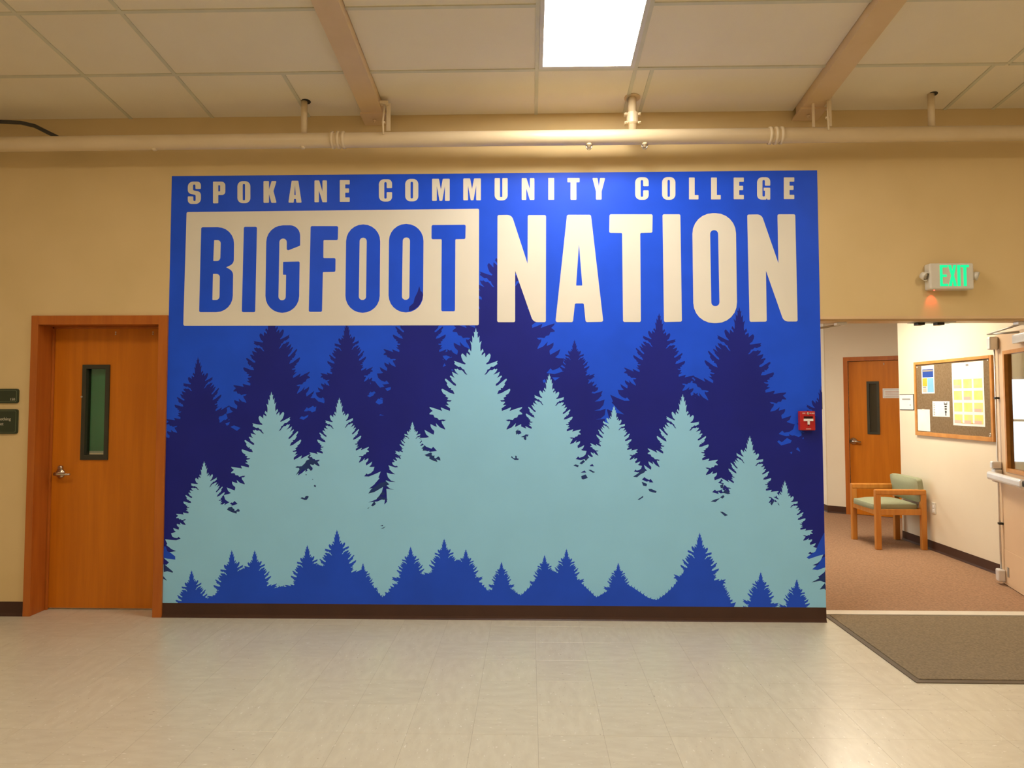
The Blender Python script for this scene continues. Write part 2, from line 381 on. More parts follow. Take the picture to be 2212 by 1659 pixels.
# ------------------------------------------------------------------ the setting: corridor
structure(B('floor_corridor', carpet_m, None, -1.6, 7.0, WT+.02, 8.3, -.05, .004))
structure(B('ceiling_corridor', tilec_m, None, -1.6, 7.0, WT, 8.3, CZ+.012, CZ+.12))
structure(B('wall_corridor_right', corw_m, None, 4.14, 7.0, WT, 2.885, 0, CZ+.02))
structure(B('wall_corridor_left', corw_m, None, (-1.8, -1.6, WT, 3.4, 0, CZ+.1), (-1.8, -1.6, 7.2, 8.3, 0, CZ+.1), (-1.8, -1.6, 3.4, 7.2, 0, .75), (-1.8, -1.6, 3.4, 7.2, 2.3, CZ+.1)))
win2 = structure(B('window_added', alum_m, None, *[(-1.74, -1.68, y, y+.05, .75, 2.3) for y in (3.4, 4.65, 5.9, 7.15)], (-1.74, -1.68, 3.4, 7.2, .75, .80), (-1.74, -1.68, 3.4, 7.2, 2.25, 2.30)))  # unseen window, added so daylight reaches the far side wall
P0 = Vector((4.10, 4.70, 0)); E1 = Vector((.832, -.555, 0)).normalized(); NV = Vector((-E1.y*-1, E1.x*-1, 0))
NV = Vector((E1.y, -E1.x, 0))           # out of the angled wall towards the hall
A4 = plane_matrix(P0, E1, (0, 0, 1))      # local x along the wall, y up, z towards the hall
def AB(name, m, parent, *b, bev=0.): # boxes in the angled wall's frame
    return B(name, m, parent, *b, bev=bev, M=A4)
S0, S1, HT = .285, 1.20, 2.075
structure(AB('wall_corridor_angled', corw_m, None, (0, S0, 0, CZ+.02, -.2, 0), (S1, 3.4, 0, CZ+.02, -.2, 0), (S0, S1, HT, CZ+.02, -.2, 0), (S0-.02, S1+.02, 0, HT+.02, -.6, -.5)))
structure(B('wall_corridor_side', corw_m, None, 4.10, 4.30, 4.73, 8.3, 0, CZ+.02))
# far wall with a window
WX0, WX1, WZ0, WZ1 = 2.75, 3.65, .45, 1.95
structure(B('wall_corridor_far', corw_m, None, (-1.8, WX0, 8.3, 8.5, 0, CZ+.1), (WX1, 7.0, 8.3, 8.5, 0, CZ+.1), (WX0, WX1, 8.3, 8.5, 0, WZ0), (WX0, WX1, 8.3, 8.5, WZ1, CZ+.1)))
win = structure(B('window_1', alum_m, None, (WX0, WX0+.05, 8.33, 8.4, WZ0, WZ1), (WX1-.05, WX1, 8.33, 8.4, WZ0, WZ1), (WX0, WX1, 8.33, 8.4, WZ0, WZ0+.05), (WX0, WX1, 8.33, 8.4, WZ1-.05, WZ1), (WX0, WX1, 8.34, 8.39, 1.18, 1.22)))
pane_m = glass('window_glass', (.95, .97, .96))
[B('window_pane', pane_m, win2, -1.712, -1.706, y, y+1.2, .80, 2.25) for y in (3.45, 4.7, 5.95)]
B('window_pane', pane_m, win, WX0+.05, WX1-.05, 8.36, 8.366, WZ0+.05, 1.18); B('window_pane', pane_m, win, WX0+.05, WX1-.05, 8.36, 8.366, 1.22, WZ1-.05)
cove('baseboard_corridor_right', ((4.14, WT), (4.14, 2.885), (-1, 0)))
q0, q1 = P0, P0+E1*(S0-.05)
cove('baseboard_corridor_angled', ((q0.x, q0.y), (q1.x, q1.y), (NV.x, NV.y)))
cove('baseboard_corridor_side', ((4.10, 4.70), (4.10, 8.3), (-1, 0)))
structure(B('trim_2', thresh_m, None, OPEN_L, OPEN_R, .155, .245, -.002, .010, bev=.003), 'pale threshold strip between tile and carpet')
structure(B('trim_3', wall_m, None, OPEN_R-.002, OPEN_R+.05, -.012, .0, 0, HEAD+.05))

# ------------------------------------------------------------------ stained door at the left
dt = structure(bpy.data.objects.new('door_1', None), 'orange stained wooden door with a narrow green window beside the mural'); COL.objects.link(dt); dt.location = ((DL+DR)/2, .16, 0)
D_Y = .155
B('door_leaf', wood_m, dt, (DL+.012, -3.345, D_Y, D_Y+.045, .012, DTOP-.012), (-3.16, DR-.012, D_Y, D_Y+.045, .012, DTOP-.012), (-3.345, -3.16, D_Y, D_Y+.045, .012, 1.115), (-3.345, -3.16, D_Y, D_Y+.045, 1.80, DTOP-.012))
fr = B('door_frame', frame_m, dt, (DL-.052, DL, -.018, 0, 0, DTOP+.066), (DR, DR+.0658, -.018, 0, 0, DTOP+.066), (DL, DR, -.018, 0, DTOP, DTOP+.0655),
  (DL-.028, DL-.001, -.004, WT, 0, DTOP+.02), (DR+.001, DR+.028, -.004, WT, 0, DTOP+.02), (DL-.02, DR+.02, -.004, WT, DTOP+.001, DTOP+.028),
  (DL, DL+.014, D_Y-.02, D_Y-.002, 0, DTOP), (DR-.014, DR, D_Y-.02, D_Y-.002, 0, DTOP), (DL, DR, D_Y-.02, D_Y-.002, DTOP-.014, DTOP), bev=.002)
lf = B('window_frame', olive_m, dt, (-3.355, -3.325, D_Y-.012, D_Y+.05, 1.105, 1.815), (-3.178, -3.148, D_Y-.012, D_Y+.05, 1.105, 1.815), (-3.325, -3.178, D_Y-.012, D_Y+.05, 1.105, 1.14), (-3.325, -3.178, D_Y-.012, D_Y+.05, 1.785, 1.815))
B('pane', glass('door_glass', (.85, .9, .85)), lf, -3.325, -3.178, D_Y+.02, D_Y+.026, 1.14, 1.785)
bl = B('blind', green_m, dt, -3.345, -3.16, D_Y+.052, D_Y+.056, 1.165, 1.80)
B('blind_rail', white_m, dt, -3.345, -3.16, D_Y+.050, D_Y+.06, 1.152, 1.166)
hd = thing
lathe('rose', chrome_m, dt, (-3.505, D_Y, 1.003), (0, -1, 0), [(0, .034), (.008, .034), (.014, .028), (.016, .014), (.055, .013)], 24)
T('lever', chrome_m, dt, [(-3.515, D_Y-.055, 1.003), (-3.49, D_Y-.060, 1.003), (-3.43, D_Y-.060, 1.002), (-3.40, D_Y-.050, 1.001)], [.013, .012, .009, .007], 12)
lathe('key_cylinder', chrome_m, dt, (-3.505, D_Y, 1.045), (0, -1, 0), [(0, .018), (.012, .018), (.02, .012)], 20)
for x in (-3.115, -2.83):
    for z in (2.045, 2.06): lathe('screw', white_m, dt, (x, D_Y, z), (0, -1, 0), [(0, .006), (.004, .004)], 8)
lathe('peg', chrome_m, dt, (-3.353, D_Y-.012, 1.575), (0, -1, 0), [(0, .008), (.006, .006)], 10)
structure(B('wall_door_room', corw_m, None, (-4.8, -4.6, WT, 2.4, 0, 2.6), (-2.0, -1.8, WT, 2.4, 0, 2.6), (-4.8, -1.8, 2.4, 2.6, 0, 2.6)))
structure(B('ceiling_door_room', tilec_m, None, -4.8, -1.8, WT, 2.6, 2.6, 2.7))
structure(B('floor_door_room', vctj_m, None, -4.8, -1.8, WT, 2.4, -.05, -.0006))
troffer(-3.5, -2.9, 1.9, .9, 9.0, 'lit ceiling panel in the room behind the stained door', lambda y: 2.585, 'door room light panel')

# ------------------------------------------------------------------ door signs at the far left
def rounded_plate(name, m, parent, x0, x1, z0, z1, r, ya, yb):
    pts = []
    for cx, cz, a0 in ((x1-r, z1-r, 0), (x0+r, z1-r, 90), (x0+r, z0+r, 180), (x1-r, z0+r, 270)):
        for k in range(6): a = math.radians(a0+18*k); pts.append((cx+r*math.cos(a), cz+r*math.sin(a)))
    bm = bmesh.new(); a = [bm.verts.new((x, ya, z)) for x, z in pts]; b = [bm.verts.new((x, yb, z)) for x, z in pts]
    bm.faces.new(a); bm.faces.new(b[::-1])
    for k in range(len(pts)): bm.faces.new((a[k], a[(k+1) % len(pts)], b[(k+1) % len(pts)], b[k]))
    return link(name, bm, m, parent)
def door_sign(z0, z1, label, lines):
    t = thing('door_sign', label, 'sign', (-3.83, 0, z0), 'green plaques beside the stained door'); x0, x1 = -3.93, -3.722
    rounded_plate('plate', sign_m, t, x0, x1, z0, z1, .016, -.012, 0)
    rounded_plate('rim', signrim_m, t, x0+.010, x1-.010, z0+.010, z1-.010, .012, -.0135, -.012)
    rounded_plate('face', sign_m, t, x0+.013, x1-.013, z0+.013, z1-.013, .010, -.0145, -.0135)
    for body, size, x, z in lines:
        text('lettering', letter_w, t, body, size, plane_matrix((x, -.0150, z), (1, 0, 0), (0, 0, 1)), 'RIGHT')
door_sign(1.527, 1.632, 'upper dark green plaque with a room number left of the stained door', [('150', .026, -3.742, 1.547)])
door_sign(1.305, 1.484, 'lower dark green plaque with two lines of lettering left of the stained door', [('Clothing', .032, -3.768, 1.403), ('Closet', .032, -3.822, 1.367)])

# ------------------------------------------------------------------ the printed mural
mu = thing('wall_mural', 'blue printed wall mural of layered conifers with large college lettering', 'mural', (-.28, 0, .0955))
MX0, MX1, MZ0, MZ1 = -2.6290, 2.0665, .0955, 3.1955
B('backing', ink_blue, mu, MX0, MX1, -.0012, 0, MZ0, MZ1)
def clip(poly):
    for ax, lim, sg in ((0, MX0, 1), (0, MX1, -1), (1, MZ0, 1), (1, MZ1, -1)):
        out = []
        for i in range(len(poly)):
            a, b = poly[i-1], poly[i]; ia, ib = (a[ax]-lim)*sg >= 0, (b[ax]-lim)*sg >= 0
            if ia != ib:
                t = (lim-a[ax])/(b[ax]-a[ax]); out.append((a[0]+(b[0]-a[0])*t, a[1]+(b[1]-a[1])*t))
            if ib: out.append(b)
        poly = out
        if not poly: return []
    return poly
LAY = .00025
def ply(name, m, pts, layer, px=True, parent=mu):
    """one flat printed shape, outline measured on the wall"""
    P = [on_wall(*q) for q in pts] if px else pts
    P = clip(P)
    if len(P) < 3: return None
    ded = [P[0]]
    for q in P[1:]:
        if abs(q[0]-ded[-1][0])+abs(q[1]-ded[-1][1]) > 1e-4: ded.append(q)
    P = ded; n = len(P)
    vs, es, fs, *_ = delaunay_2d_cdt([Vector(q) for q in P], [], [list(range(n))], 1, 1e-5)
    me = bpy.data.meshes.new(name); y = -.0012-LAY*layer
    me.from_pydata([(v.x, y, v.y) for v in vs], [], [list(f) for f in fs]); me.materials.append(m)
    for p in me.polygons:
        if p.normal.y > 0: p.flip()
    o = bpy.data.objects.new(name, me); COL.objects.link(o); o.parent = parent; return o
def loops(name, m, ls, layer):
    W = [[on_wall(*q) for q in l] for l in ls]
    tris = tessellate_polygon([[Vector((x, z, 0)) for x, z in l] for l in W])
    flatv = [q for l in W for q in l]; y = -.0012-LAY*layer
    me = bpy.data.meshes.new(name); me.from_pydata([(x, y, z) for x, z in flatv], [], [list(t) for t in tris]); me.materials.append(m)
    for p in me.polygons:
        if p.normal.y > 0: p.flip()
    o = bpy.data.objects.new(name, me); COL.objects.link(o); o.parent = mu; return o
def rnd(pts, seg=6):
    """polygon with rounded corners: (x, y[, r])"""
    out = []; n = len(pts)
    for i in range(n):
        p = Vector(pts[i][:2]); r = pts[i][2] if len(pts[i]) > 2 else 0
        if not r: out.append((p.x, p.y)); continue
        a = Vector(pts[i-1][:2])-p; b = Vector(pts[(i+1) % n][:2])-p
        la, lb = a.length, b.length; a.normalize(); b.normalize()
        ang = math.acos(max(-1, min(1, a.dot(b))))
        if ang > 3.1: out.append((p.x, p.y)); continue
        d = min(r/math.tan(ang/2), la*.5, lb*.5)
        p0, p1 = p+a*d, p+b*d
        for k in range(seg+1):
            t = k/seg; q = p0*(1-t)**2+p*2*t*(1-t)*.5+p*2*t*(1-t)*.5+p1*t*t
            rr = d*math.tan(ang/2); c = p+(a+b).normalized()*(rr/math.sin(ang/2))
            v0, v1 = p0-c, p1-c; an = v0.angle_signed(v1) if v0.length > 1e-6 and v1.length > 1e-6 else 0
            ca, sa = math.cos(-an*t), math.sin(-an*t)
            q = c+Vector((v0.x*ca-v0.y*sa, v0.x*sa+v0.y*ca))
            out.append((q.x, q.y))
    return out
# one conifer outline (left half, from the tip down), in units of the largest pale tree
h1 = [(1087,75),(1068,165),(1042,155),(1055,205),(1048,280),(1012,228),(1018,300),(1015,378),(972,332),(995,420),(998,480),(993,548),(950,490),(932,545),(960,570),(973,600),(970,625),(905,570),(900,615),(903,665),(860,620),(825,588),(805,595),(793,625),(800,665),(830,740),(870,775),(885,790),(870,805),(800,785),(650,732),(672,765),(655,795),(740,853),(785,850),(820,895),(858,908),(870,950),(918,1012),(880,1000),(830,940),(805,918),(760,920),(712,885),(705,905),(670,890),(660,900),(680,945),(740,1010),(680,985),(612,950),(630,1020),(668,1075),(610,1040),(575,1025),(570,1050),(605,1090),(600,1110),(640,1155),(690,1195),(692,1232),(650,1220),(580,1160),(490,1088),(470,1092),(475,1120),(520,1180),(505,1205),(555,1275),(595,1270),(585,1305),(630,1320),(645,1350),(662,1395),(580,1375),(500,1330),(420,1290),(404,1297),(405,1325),(435,1380),(497,1420),(480,1440),(543,1470),(515,1500),(540,1515),(605,1520),(580,1545),(520,1545),(503,1555),(550,1612),(480,1610)]
h2 = [(575,205),(570,255),(500,230),(388,183),(395,215),(418,258),(300,215),(165,175),(170,200),(228,255),(165,300),(165,322),(240,330),(265,385),(320,395),(350,435),(430,425),(490,435),(445,465),(405,455),(410,500),(450,560),(478,618),(470,627),(370,580),(290,498),(310,575),(250,550),(185,515),(185,560),(210,610),(255,650),(258,680),(245,730),(160,685),(62,630),(95,720),(155,775),(95,790)]
HALF = [((x-1087)/9.217, (y-75)/9.217) for x, y in h1]+[((x-1087)/9.217, (y+1474.7-75)/9.217) for x, y in h2]
HALF += [(-118.7,238),(-115,250),(-107,257),(-96,261),(-92,257),(-84,266),(-100,268),(-120,262),(-140,255),(-132,274),(-136,277),(-124,289),(-118,296),(-100,308),(-125,306),(-150,298),(-143,325),(-125,345),(-98,353),(-130,352),(-155,343),(-150,375),(-130,392),(-105,398),(-152,393),(-150,420),(-148,470)]
def tree_pts(x, y, sx, sy, k=0.):
    L_ = [(x+sx*a, y+sy*b+k*sx*a) for a, b in HALF]
    R_ = [(x-sx*a, y+sy*b-k*sx*a) for a, b in HALF[1:]]
    return L_+R_[::-1]
def tree(name, m, layer, *a): return ply(name, m, tree_pts(*a), layer)
DARK = [(427.9,771,.68,.70,-.22),(587,666.8,.825,.88,-.178),(749,695,.563,.61,-.117),(905.8,618.8,.77,.79,0),(1088,506,1.1,1.127,0),(1240.9,733.5,.435,.435,0),(1423.8,676,.755,.74,.115),(1596.8,662.8,1.01,.975,.18),(1776,829,.72,.70,.15)]
for i, d in enumerate(DARK): tree('dark_tree', ink_navy, 1+.05*i, *d)
ply('dark_ground', ink_navy, [(340,960),(420,930),(520,900),(600,905),(700,915),(850,905),(1000,905),(1180,900),(1300,925),(1330,935),(1380,905),(1500,900),(1620,925),(1690,975),(1740,1000),(1790,1000),(1790,1320),(340,1320)], 1.6)
def Z(ox, oy, s, pts): return [(ox+x/s, oy+y/s) for x, y in pts]
BLUE = [Z(620,700,5.027,q) for q in ([(270,770),(300,740),(330,790),(410,830),(405,860),(340,840)],[(245,930),(285,905),(320,895),(310,945),(270,960)],[(135,1025),(160,1000),(185,1008),(235,985),(225,1010),(180,1040)],[(960,850),(990,810),(1040,820),(1040,860),(1000,875)],[(870,780),(940,745),(945,770),(900,795)],[(955,620),(980,590),(1060,680),(1010,690),(975,650)],[(1065,700),(1095,690),(1130,685),(1125,710),(1090,730)],[(1690,345),(1730,340),(1770,355),(1730,395),(1705,375)],[(1785,290),(1810,255),(1840,300),(1825,325)])]
BLUE += [Z(360,690,6.38,q) for q in ([(715,1360),(780,1320),(820,1370),(740,1410)],[(830,1220),(860,1205),(885,1270),(840,1305)],[(810,1435),(875,1410),(860,1450),(830,1465)],[(880,1480),(930,1460),(1020,1495),(970,1535)])]
BLUE += [Z(1500,830,7.9,q) for q in ([(1410,980),(1440,955),(1490,990),(1580,915),(1660,960),(1640,1000),(1480,1045)],[(1670,850),(1740,760),(1800,760),(1830,870),(1780,900),(1720,880)])]
BLUE += [Z(1060,680,4.147,q) for q in ([(465,590),(485,575),(495,600),(475,610)],[(550,560),(620,560),(575,590)])]
for q in BLUE: ply('blue_fleck', ink_blue, q, 1.9)
PALE = [(1028,708.1,1,1,0),(586.4,845.9,.866,.867,-.166),(733,858.4,.64,.659,-.09),(890.9,910.5,.37,.37,0),(1186.4,807,.68,.68,.066),(1326.2,875.8,.51,.515,.13),(1474.7,851,.755,.758,.165),(1619.6,941,.62,.618,.23),(441,995.8,.6,.587,-.23),(1695.2,1037.7,.6,.555,.2)]
for i, d in enumerate(PALE): tree('pale_tree', ink_pale, 2.5+.05*i, *d)
ply('pale_ground', ink_pale, [(345,1320),(345,1235),(380,1200),(395,1165),(441,1110),(480,1112),(520,1085),(560,1050),(640,1045),(690,1035),(720,1060),(770,1100),(815,1105),(850,1070),(900,1020),(980,1000),(1100,1000),(1187,990),(1250,1040),(1327,1020),(1385,1062),(1410,1055),(1475,1010),(1555,1085),(1620,1060),(1680,1120),(1735,1180),(1765,1240),(1790,1290),(1790,1320)], 3.1)
TEAL = [Z(480,950,9.217,q) for q in ([(1465,705),(1540,590),(1530,560),(1490,560),(1455,545),(1500,525),(1575,535),(1650,465),(1680,410),(1740,385),(1700,345),(1745,290),(1765,305),(1735,350),(1860,425),(1930,405),(1920,430),(1880,440),(1930,530),(1880,505),(1820,470),(1815,505),(1745,485),(1785,610),(1760,615),(1720,565),(1620,630),(1640,570)],[(1825,915),(1845,895),(1868,915),(1862,945),(1840,938)],[(1660,690),(1675,680),(1685,700),(1668,708)],[(1560,1165),(1590,1140),(1640,1160),(1665,1120),(1710,1115),(1725,1135),(1690,1190),(1650,1200)],[(95,1390),(130,1345),(195,1330),(215,1365),(245,1375),(245,1410),(275,1410),(320,1370),(350,1400),(345,1430),(290,1430),(290,1470),(190,1440)])]
TEAL += [Z(910,860,9.217,q) for q in ([(10,995),(45,965),(60,930),(70,965),(85,980),(55,1000)],[(25,1045),(45,1015),(80,1020),(135,1020),(95,1045)],[(65,1130),(195,1080),(213,1100),(208,1135),(240,1150),(262,1135),(262,1190),(285,1200),(340,1160),(375,1190),(383,1245),(300,1215),(325,1272),(240,1245),(160,1205),(165,1165),(110,1160)],[(1880,660),(1950,600),(1915,640),(1925,655),(1975,675),(1890,728)],[(1980,775),(2050,745),(2130,745),(2120,765),(2080,760),(2095,820),(2070,840),(2040,810),(2045,780)],[(1790,1180),(1800,1150),(1830,1190),(1875,1200),(1870,1145),(1900,1150),(1900,1195),(1945,1210),(1930,1230),(1860,1230)])]
TEAL += [Z(1060,680,4.147,q) for q in ([(740,1350),(760,1340),(790,1350),(780,1365)],[(795,1330),(830,1300),(845,1315),(815,1340)],[(840,1290),(870,1260),(870,1290),(850,1310)],[(875,1390),(895,1388),(935,1410),(915,1415)],[(810,1445),(850,1430),(870,1460),(830,1475),(815,1470)],[(1275,1450),(1320,1420),(1355,1385),(1385,1380),(1380,1410),(1340,1430),(1310,1455)],[(1352,1495),(1400,1515),(1395,1535),(1365,1530)],[(1412,1560),(1440,1560),(1485,1580),(1480,1595),(1450,1590),(1420,1580)],[(1315,1655),(1345,1635),(1365,1620),(1365,1635),(1330,1658)])]
TEAL += [Z(1040,1040,2.911,q) for q in ([(1440,125),(1470,112),(1500,105),(1470,130)],[(1500,100),(1520,85),(1528,95),(1515,108)],[(1515,70),(1535,50),(1565,75),(1550,80)],[(1500,25),(1520,15),(1520,40),(1505,42)],[(1500,190),(1515,190),(1550,212),(1530,218)],[(1815,140),(1830,120),(1875,135),(1840,125),(1825,150)])]
TEAL += [Z(340,1040,3.072,q) for q in ([(1400,80),(1420,50),(1480,10),(1520,0),(1540,20),(1500,35),(1440,70)],[(1478,85),(1495,65),(1512,80),(1500,92)],[(1455,110),(1480,98),(1530,118),(1500,122)],[(1418,160),(1440,130),(1450,150),(1430,165)],[(1393,180),(1410,168),(1400,180)],[(1478,295),(1495,288),(1500,296)],[(1483,313),(1515,298),(1500,312)])]
TEAL += [Z(350,990,5.19,q) for q in ([(20,1180),(60,1215),(125,1270),(120,1282),(60,1265),(20,1275)],[(15,1320),(60,1372),(15,1350)])]
TEAL += [Z(1580,930,4.254,q) for q in ([(735,1395),(800,1360),(858,1305),(870,1400),(815,1380)],[(810,1460),(858,1400),(870,1450)])]
for q in TEAL: ply('dark_fleck', ink_teal, q, 3.4)
for q in ([(10,980),(45,990),(60,1040),(100,1060),(150,1100),(150,1135),(60,1125),(10,1110)],): ply('blue_branch', ink_front, Z(350,990,5.19,q), 3.4)
for q in ([(690,1165),(770,1110),(800,1040),(850,940),(880,940),(880,1130),(800,1150),(710,1180)],[(740,1275),(800,1225),(830,1170),(880,1150),(880,1250),(790,1282)]): ply('blue_branch', ink_front, Z(1580,930,4.254,q), 3.4)
FRONT = [(414,1231,.46,.44,-.2),(500.8,1187.5,.53,.52,-.2),(550.3,1188,.48,.45,-.1),(663.9,1176.7,.48,.47,-.13),(728,1143.5,.56,.54,-.117),(784.3,1215.8,.315,.31,0),(886.9,1180,.40,.375,-.05),(959.5,1163,.44,.42,-.03),(1006.3,1185.5,.365,.35,0),(1083.2,1213,.28,.285,0),(1176.3,1198,.325,.33,0),(1223.6,1184.8,.38,.375,.04),(1335.5,1215,.315,.305,.02),(1511.3,1150,.56,.56,.1),(1558,1249.5,.25,.25,.1),(1643,1235,.385,.37,.1),(1720.9,1250,.38,.36,.2)]
for i, d in enumerate(FRONT): tree('front_tree', ink_front, 4+.05*i, *d)
def tufts(pts, a=4.0):
    rg = random.Random(5); out = [pts[0]]
    for p, q in zip(pts, pts[1:]):
        n = max(1, int(math.hypot(q[0]-p[0], q[1]-p[1])/7))
        for k in range(n):
            t = (k+.5)/n; x, y = p[0]+(q[0]-p[0])*t, p[1]+(q[1]-p[1])*t; lean = 2.5 if q[1] > p[1] else -2.5
            if p[1] < 1318 and q[1] < 1318: out += [(x-1.2, y), (x+lean, y-a*rg.uniform(.3, 1)), (x+1.2, y+.5)]
        out.append(q)
    return out
ply('front_ground', ink_front, tufts([(385,1320),(388,1302),(415,1270),(450,1294),(465,1285),(500,1240),(530,1226),(560,1240),(580,1274),(608,1266),(632,1269),(665,1215),(697,1224),(730,1190),(762,1242),(785,1240),(826,1290),(850,1270),(887,1230),(925,1245),(960,1200),(982,1212),(992,1208),(1010,1230),(1056,1278),(1083,1260),(1125,1286),(1150,1262),(1176,1225),(1204,1238),(1225,1230),(1288,1290),(1310,1278),(1336,1250),(1372,1272),(1400,1291),(1418,1296),(1436,1284),(1455,1266),(1480,1230),(1510,1195),(1545,1262),(1558,1265),(1588,1320)]), 5)

# lettering
def gl(ox, oy, s, pts): return rnd([(ox+p[0]/s, oy+p[1]/s)+((p[2]/s,) if len(p) > 2 else (3.2,)) for p in pts])
B1 = lambda *l: [gl(340, 360, 3.072, q) for q in l]
B2 = lambda *l: [gl(1040, 360, 2.9105, q) for q in l]
loops('title_panel', ink_cream, B1([(195,302,10),(2135,280,10),(2133,1053,10),(173,1056,10)]), 5.5)
BIG = [B1([(292,403,10),(511,402,110),(508,645,75),(458,668,0),(504,695,75),(500,966,110),(278,966,10)],[(378,488,4),(422,488,30),(418,627,26),(372,627,4)],[(370,712,4),(416,712,30),(413,885,28),(366,885,4)]),
 B1([(575,400,10),(662,400,10),(650,966,10),(561,966,10)]),
 B1([(948,525,8),(948,389,112),(725,391,112),(716,970,112),(940,970,112),(945,630,8),(835,632,4),(834,718,4),(855,718,3),(852,887,24),(804,887,24),(811,478,24),(860,478,24),(859,560,10)]),
 B1([(1018,395,10),(1200,395,10),(1198,488,10),(1103,488,6),(1102,607,6),(1183,607,10),(1182,698,10),(1099,700,6),(1093,964,10),(1005,964,10)]),
 B1([(1254,385,113),(1480,383,113),(1475,970,113),(1247,970,113)],[(1343,473,23),(1390,472,23),(1385,885,23),(1337,885,23)]),
 B1([(1538,381,113),(1767,380,113),(1763,967,113),(1534,968,113)],[(1629,471,23),(1677,470,23),(1672,884,23),(1623,884,23)]),
 B1([(1820,388,10),(2046,386,10),(2044,481,10),(1978,482,6),(1975,960,10),(1884,960,10),(1887,482,6),(1819,482,10)])]
for l in BIG: loops('letter', ink_blue, l, 6)
ply('tree_in_letter', ink_navy, Z(340,360,3.072,[(1738,793),(1728,830),(1708,870),(1700,905),(1672,930),(1668,958),(1700,952),(1735,925),(1757,885),(1764,850),(1755,830),(1748,828)]), 6.4)
NAT = [B2([(101,305,10),(190,303,40),(290,610,0),(291,305,10),(406,305,10),(405,978,10),(325,978,40),(212,655,0),(212,978,10),(99,978,10)]),
 B2([(538,303,12),(688,303,12),(766,976,12),(655,978,12),(643,860,8),(588,860,8),(575,978,12),(465,978,12)],[(613,488,0),(634,748,4),(595,748,4)]),
 B2([(805,300,10),(1076,300,10),(1074,416,10),(998,418,6),(1002,977,10),(890,977,10),(884,418,6),(803,417,10)]),
 B2([(1138,300,10),(1250,300,10),(1260,975,10),(1147,977,10)]),
 B2([(1324,293,128),(1598,293,128),(1608,984,128),(1333,984,128)],[(1437,400,24),(1487,400,24),(1496,877,24),(1445,877,24)]),
 B2([(1670,302,10),(1760,300,40),(1866,607,0),(1860,300,10),(1972,300,10),(1987,974,10),(1900,974,40),(1788,655,0),(1793,975,10),(1685,976,10)])]
for l in NAT: loops('letter', ink_cream, l, 6)
r_, s_ = .32, .06
G = {'S': [[(1,0,.4),(0,0,.4),(0,.52,.3),(.60,.60,.1),(.60,.87,.08),(.42,.87,.08),(.42,.66,s_),(0,.66,s_),(0,1,.4),(1,1,.4),(1,.46,.3),(.40,.39,.1),(.40,.13,.08),(.58,.13,.08),(.58,.33,s_),(1,.33,s_)]],
 'P': [[(0,0,s_),(1,0,r_),(1,.62,r_),(.43,.62,0),(.43,1,s_),(0,1,s_)],[(.43,.17,0),(.58,.17,.05),(.58,.45,.05),(.43,.45,0)]],
 'O': [[(0,0,.4),(1,0,.4),(1,1,.4),(0,1,.4)],[(.41,.13,.08),(.59,.13,.08),(.59,.87,.08),(.41,.87,.08)]],
 'K': [[(0,0,s_),(.42,0,s_),(.42,.38,0),(.62,0,s_),(1,0,s_),(.76,.46,0),(1,1,s_),(.6,1,s_),(.42,.6,0),(.42,1,s_),(0,1,s_)]],
 'A': [[(.25,0,s_),(.75,0,s_),(1,1,s_),(.6,1,s_),(.57,.83,0),(.43,.83,0),(.40,1,s_),(0,1,s_)],[(.5,.2,0),(.55,.65,0),(.45,.65,0)]],
 'N': [[(0,0,s_),(.38,0,s_),(.64,.5,0),(.64,0,s_),(1,0,s_),(1,1,s_),(.64,1,s_),(.36,.46,0),(.36,1,s_),(0,1,s_)]],
 'E': [[(0,0,s_),(1,0,s_),(1,.2,s_),(.55,.2,0),(.55,.38,0),(.93,.38,s_),(.93,.58,s_),(.55,.58,0),(.55,.8,0),(1,.8,s_),(1,1,s_),(0,1,s_)]],
 'C': [[(1,0,.4),(0,0,.4),(0,1,.4),(1,1,.4),(1,.58,s_),(.59,.58,s_),(.59,.87,.08),(.41,.87,.08),(.41,.13,.08),(.59,.13,.08),(.59,.4,s_),(1,.4,s_)]],
 'M': [[(0,0,s_),(.39,0,s_),(.5,.48,0),(.61,0,s_),(1,0,s_),(1,1,s_),(.73,1,s_),(.73,.33,0),(.58,1,s_),(.42,1,s_),(.27,.33,0),(.27,1,s_),(0,1,s_)]],
 'U': [[(0,0,s_),(.41,0,s_),(.41,.85,.05),(.59,.85,.05),(.59,0,s_),(1,0,s_),(1,1,.4),(0,1,.4)]],
 'I': [[(0,0,s_),(1,0,s_),(1,1,s_),(0,1,s_)]],
 'T': [[(0,0,s_),(1,0,s_),(1,.2,s_),(.74,.2,0),(.74,1,s_),(.26,1,s_),(.26,.2,0),(0,.2,s_)]],
 'Y': [[(0,0,s_),(.4,0,s_),(.5,.38,0),(.6,0,s_),(1,0,s_),(.72,.62,0),(.72,1,s_),(.28,1,s_),(.28,.62,0)]],
 'L': [[(0,0,s_),(.6,0,s_),(.6,.8,0),(1,.8,s_),(1,1,s_),(0,1,s_)]],
 'G': [[(1,0,.4),(0,0,.4),(0,1,.4),(.7,1,.3),(.72,.93,0),(.78,1,0),(1,1,s_),(1,.47,s_),(.5,.47,0),(.5,.6,0),(.6,.6,0),(.59,.86,.08),(.41,.86,.08),(.41,.13,.08),(.59,.13,.08),(.59,.38,s_),(1,.38,s_)]]}
SM = [('S',203,290,100,248),('P',370,452,100,244),('O',532,618,97,243),('K',705,792,96,241),('A',870,958,94,240),('N',1043,1126,92,237),('E',1211,1277,90,234),('C',1470,1558,84,232),('O',1645,1732,82,231),('M',1823,1940,81,228),('M',2030,2147,79,224)]
SM = [(c, 340+a/3.072, 340+b/3.072, 360+t/3.072, 360+d/3.072) for c, a, b, t, d in SM]
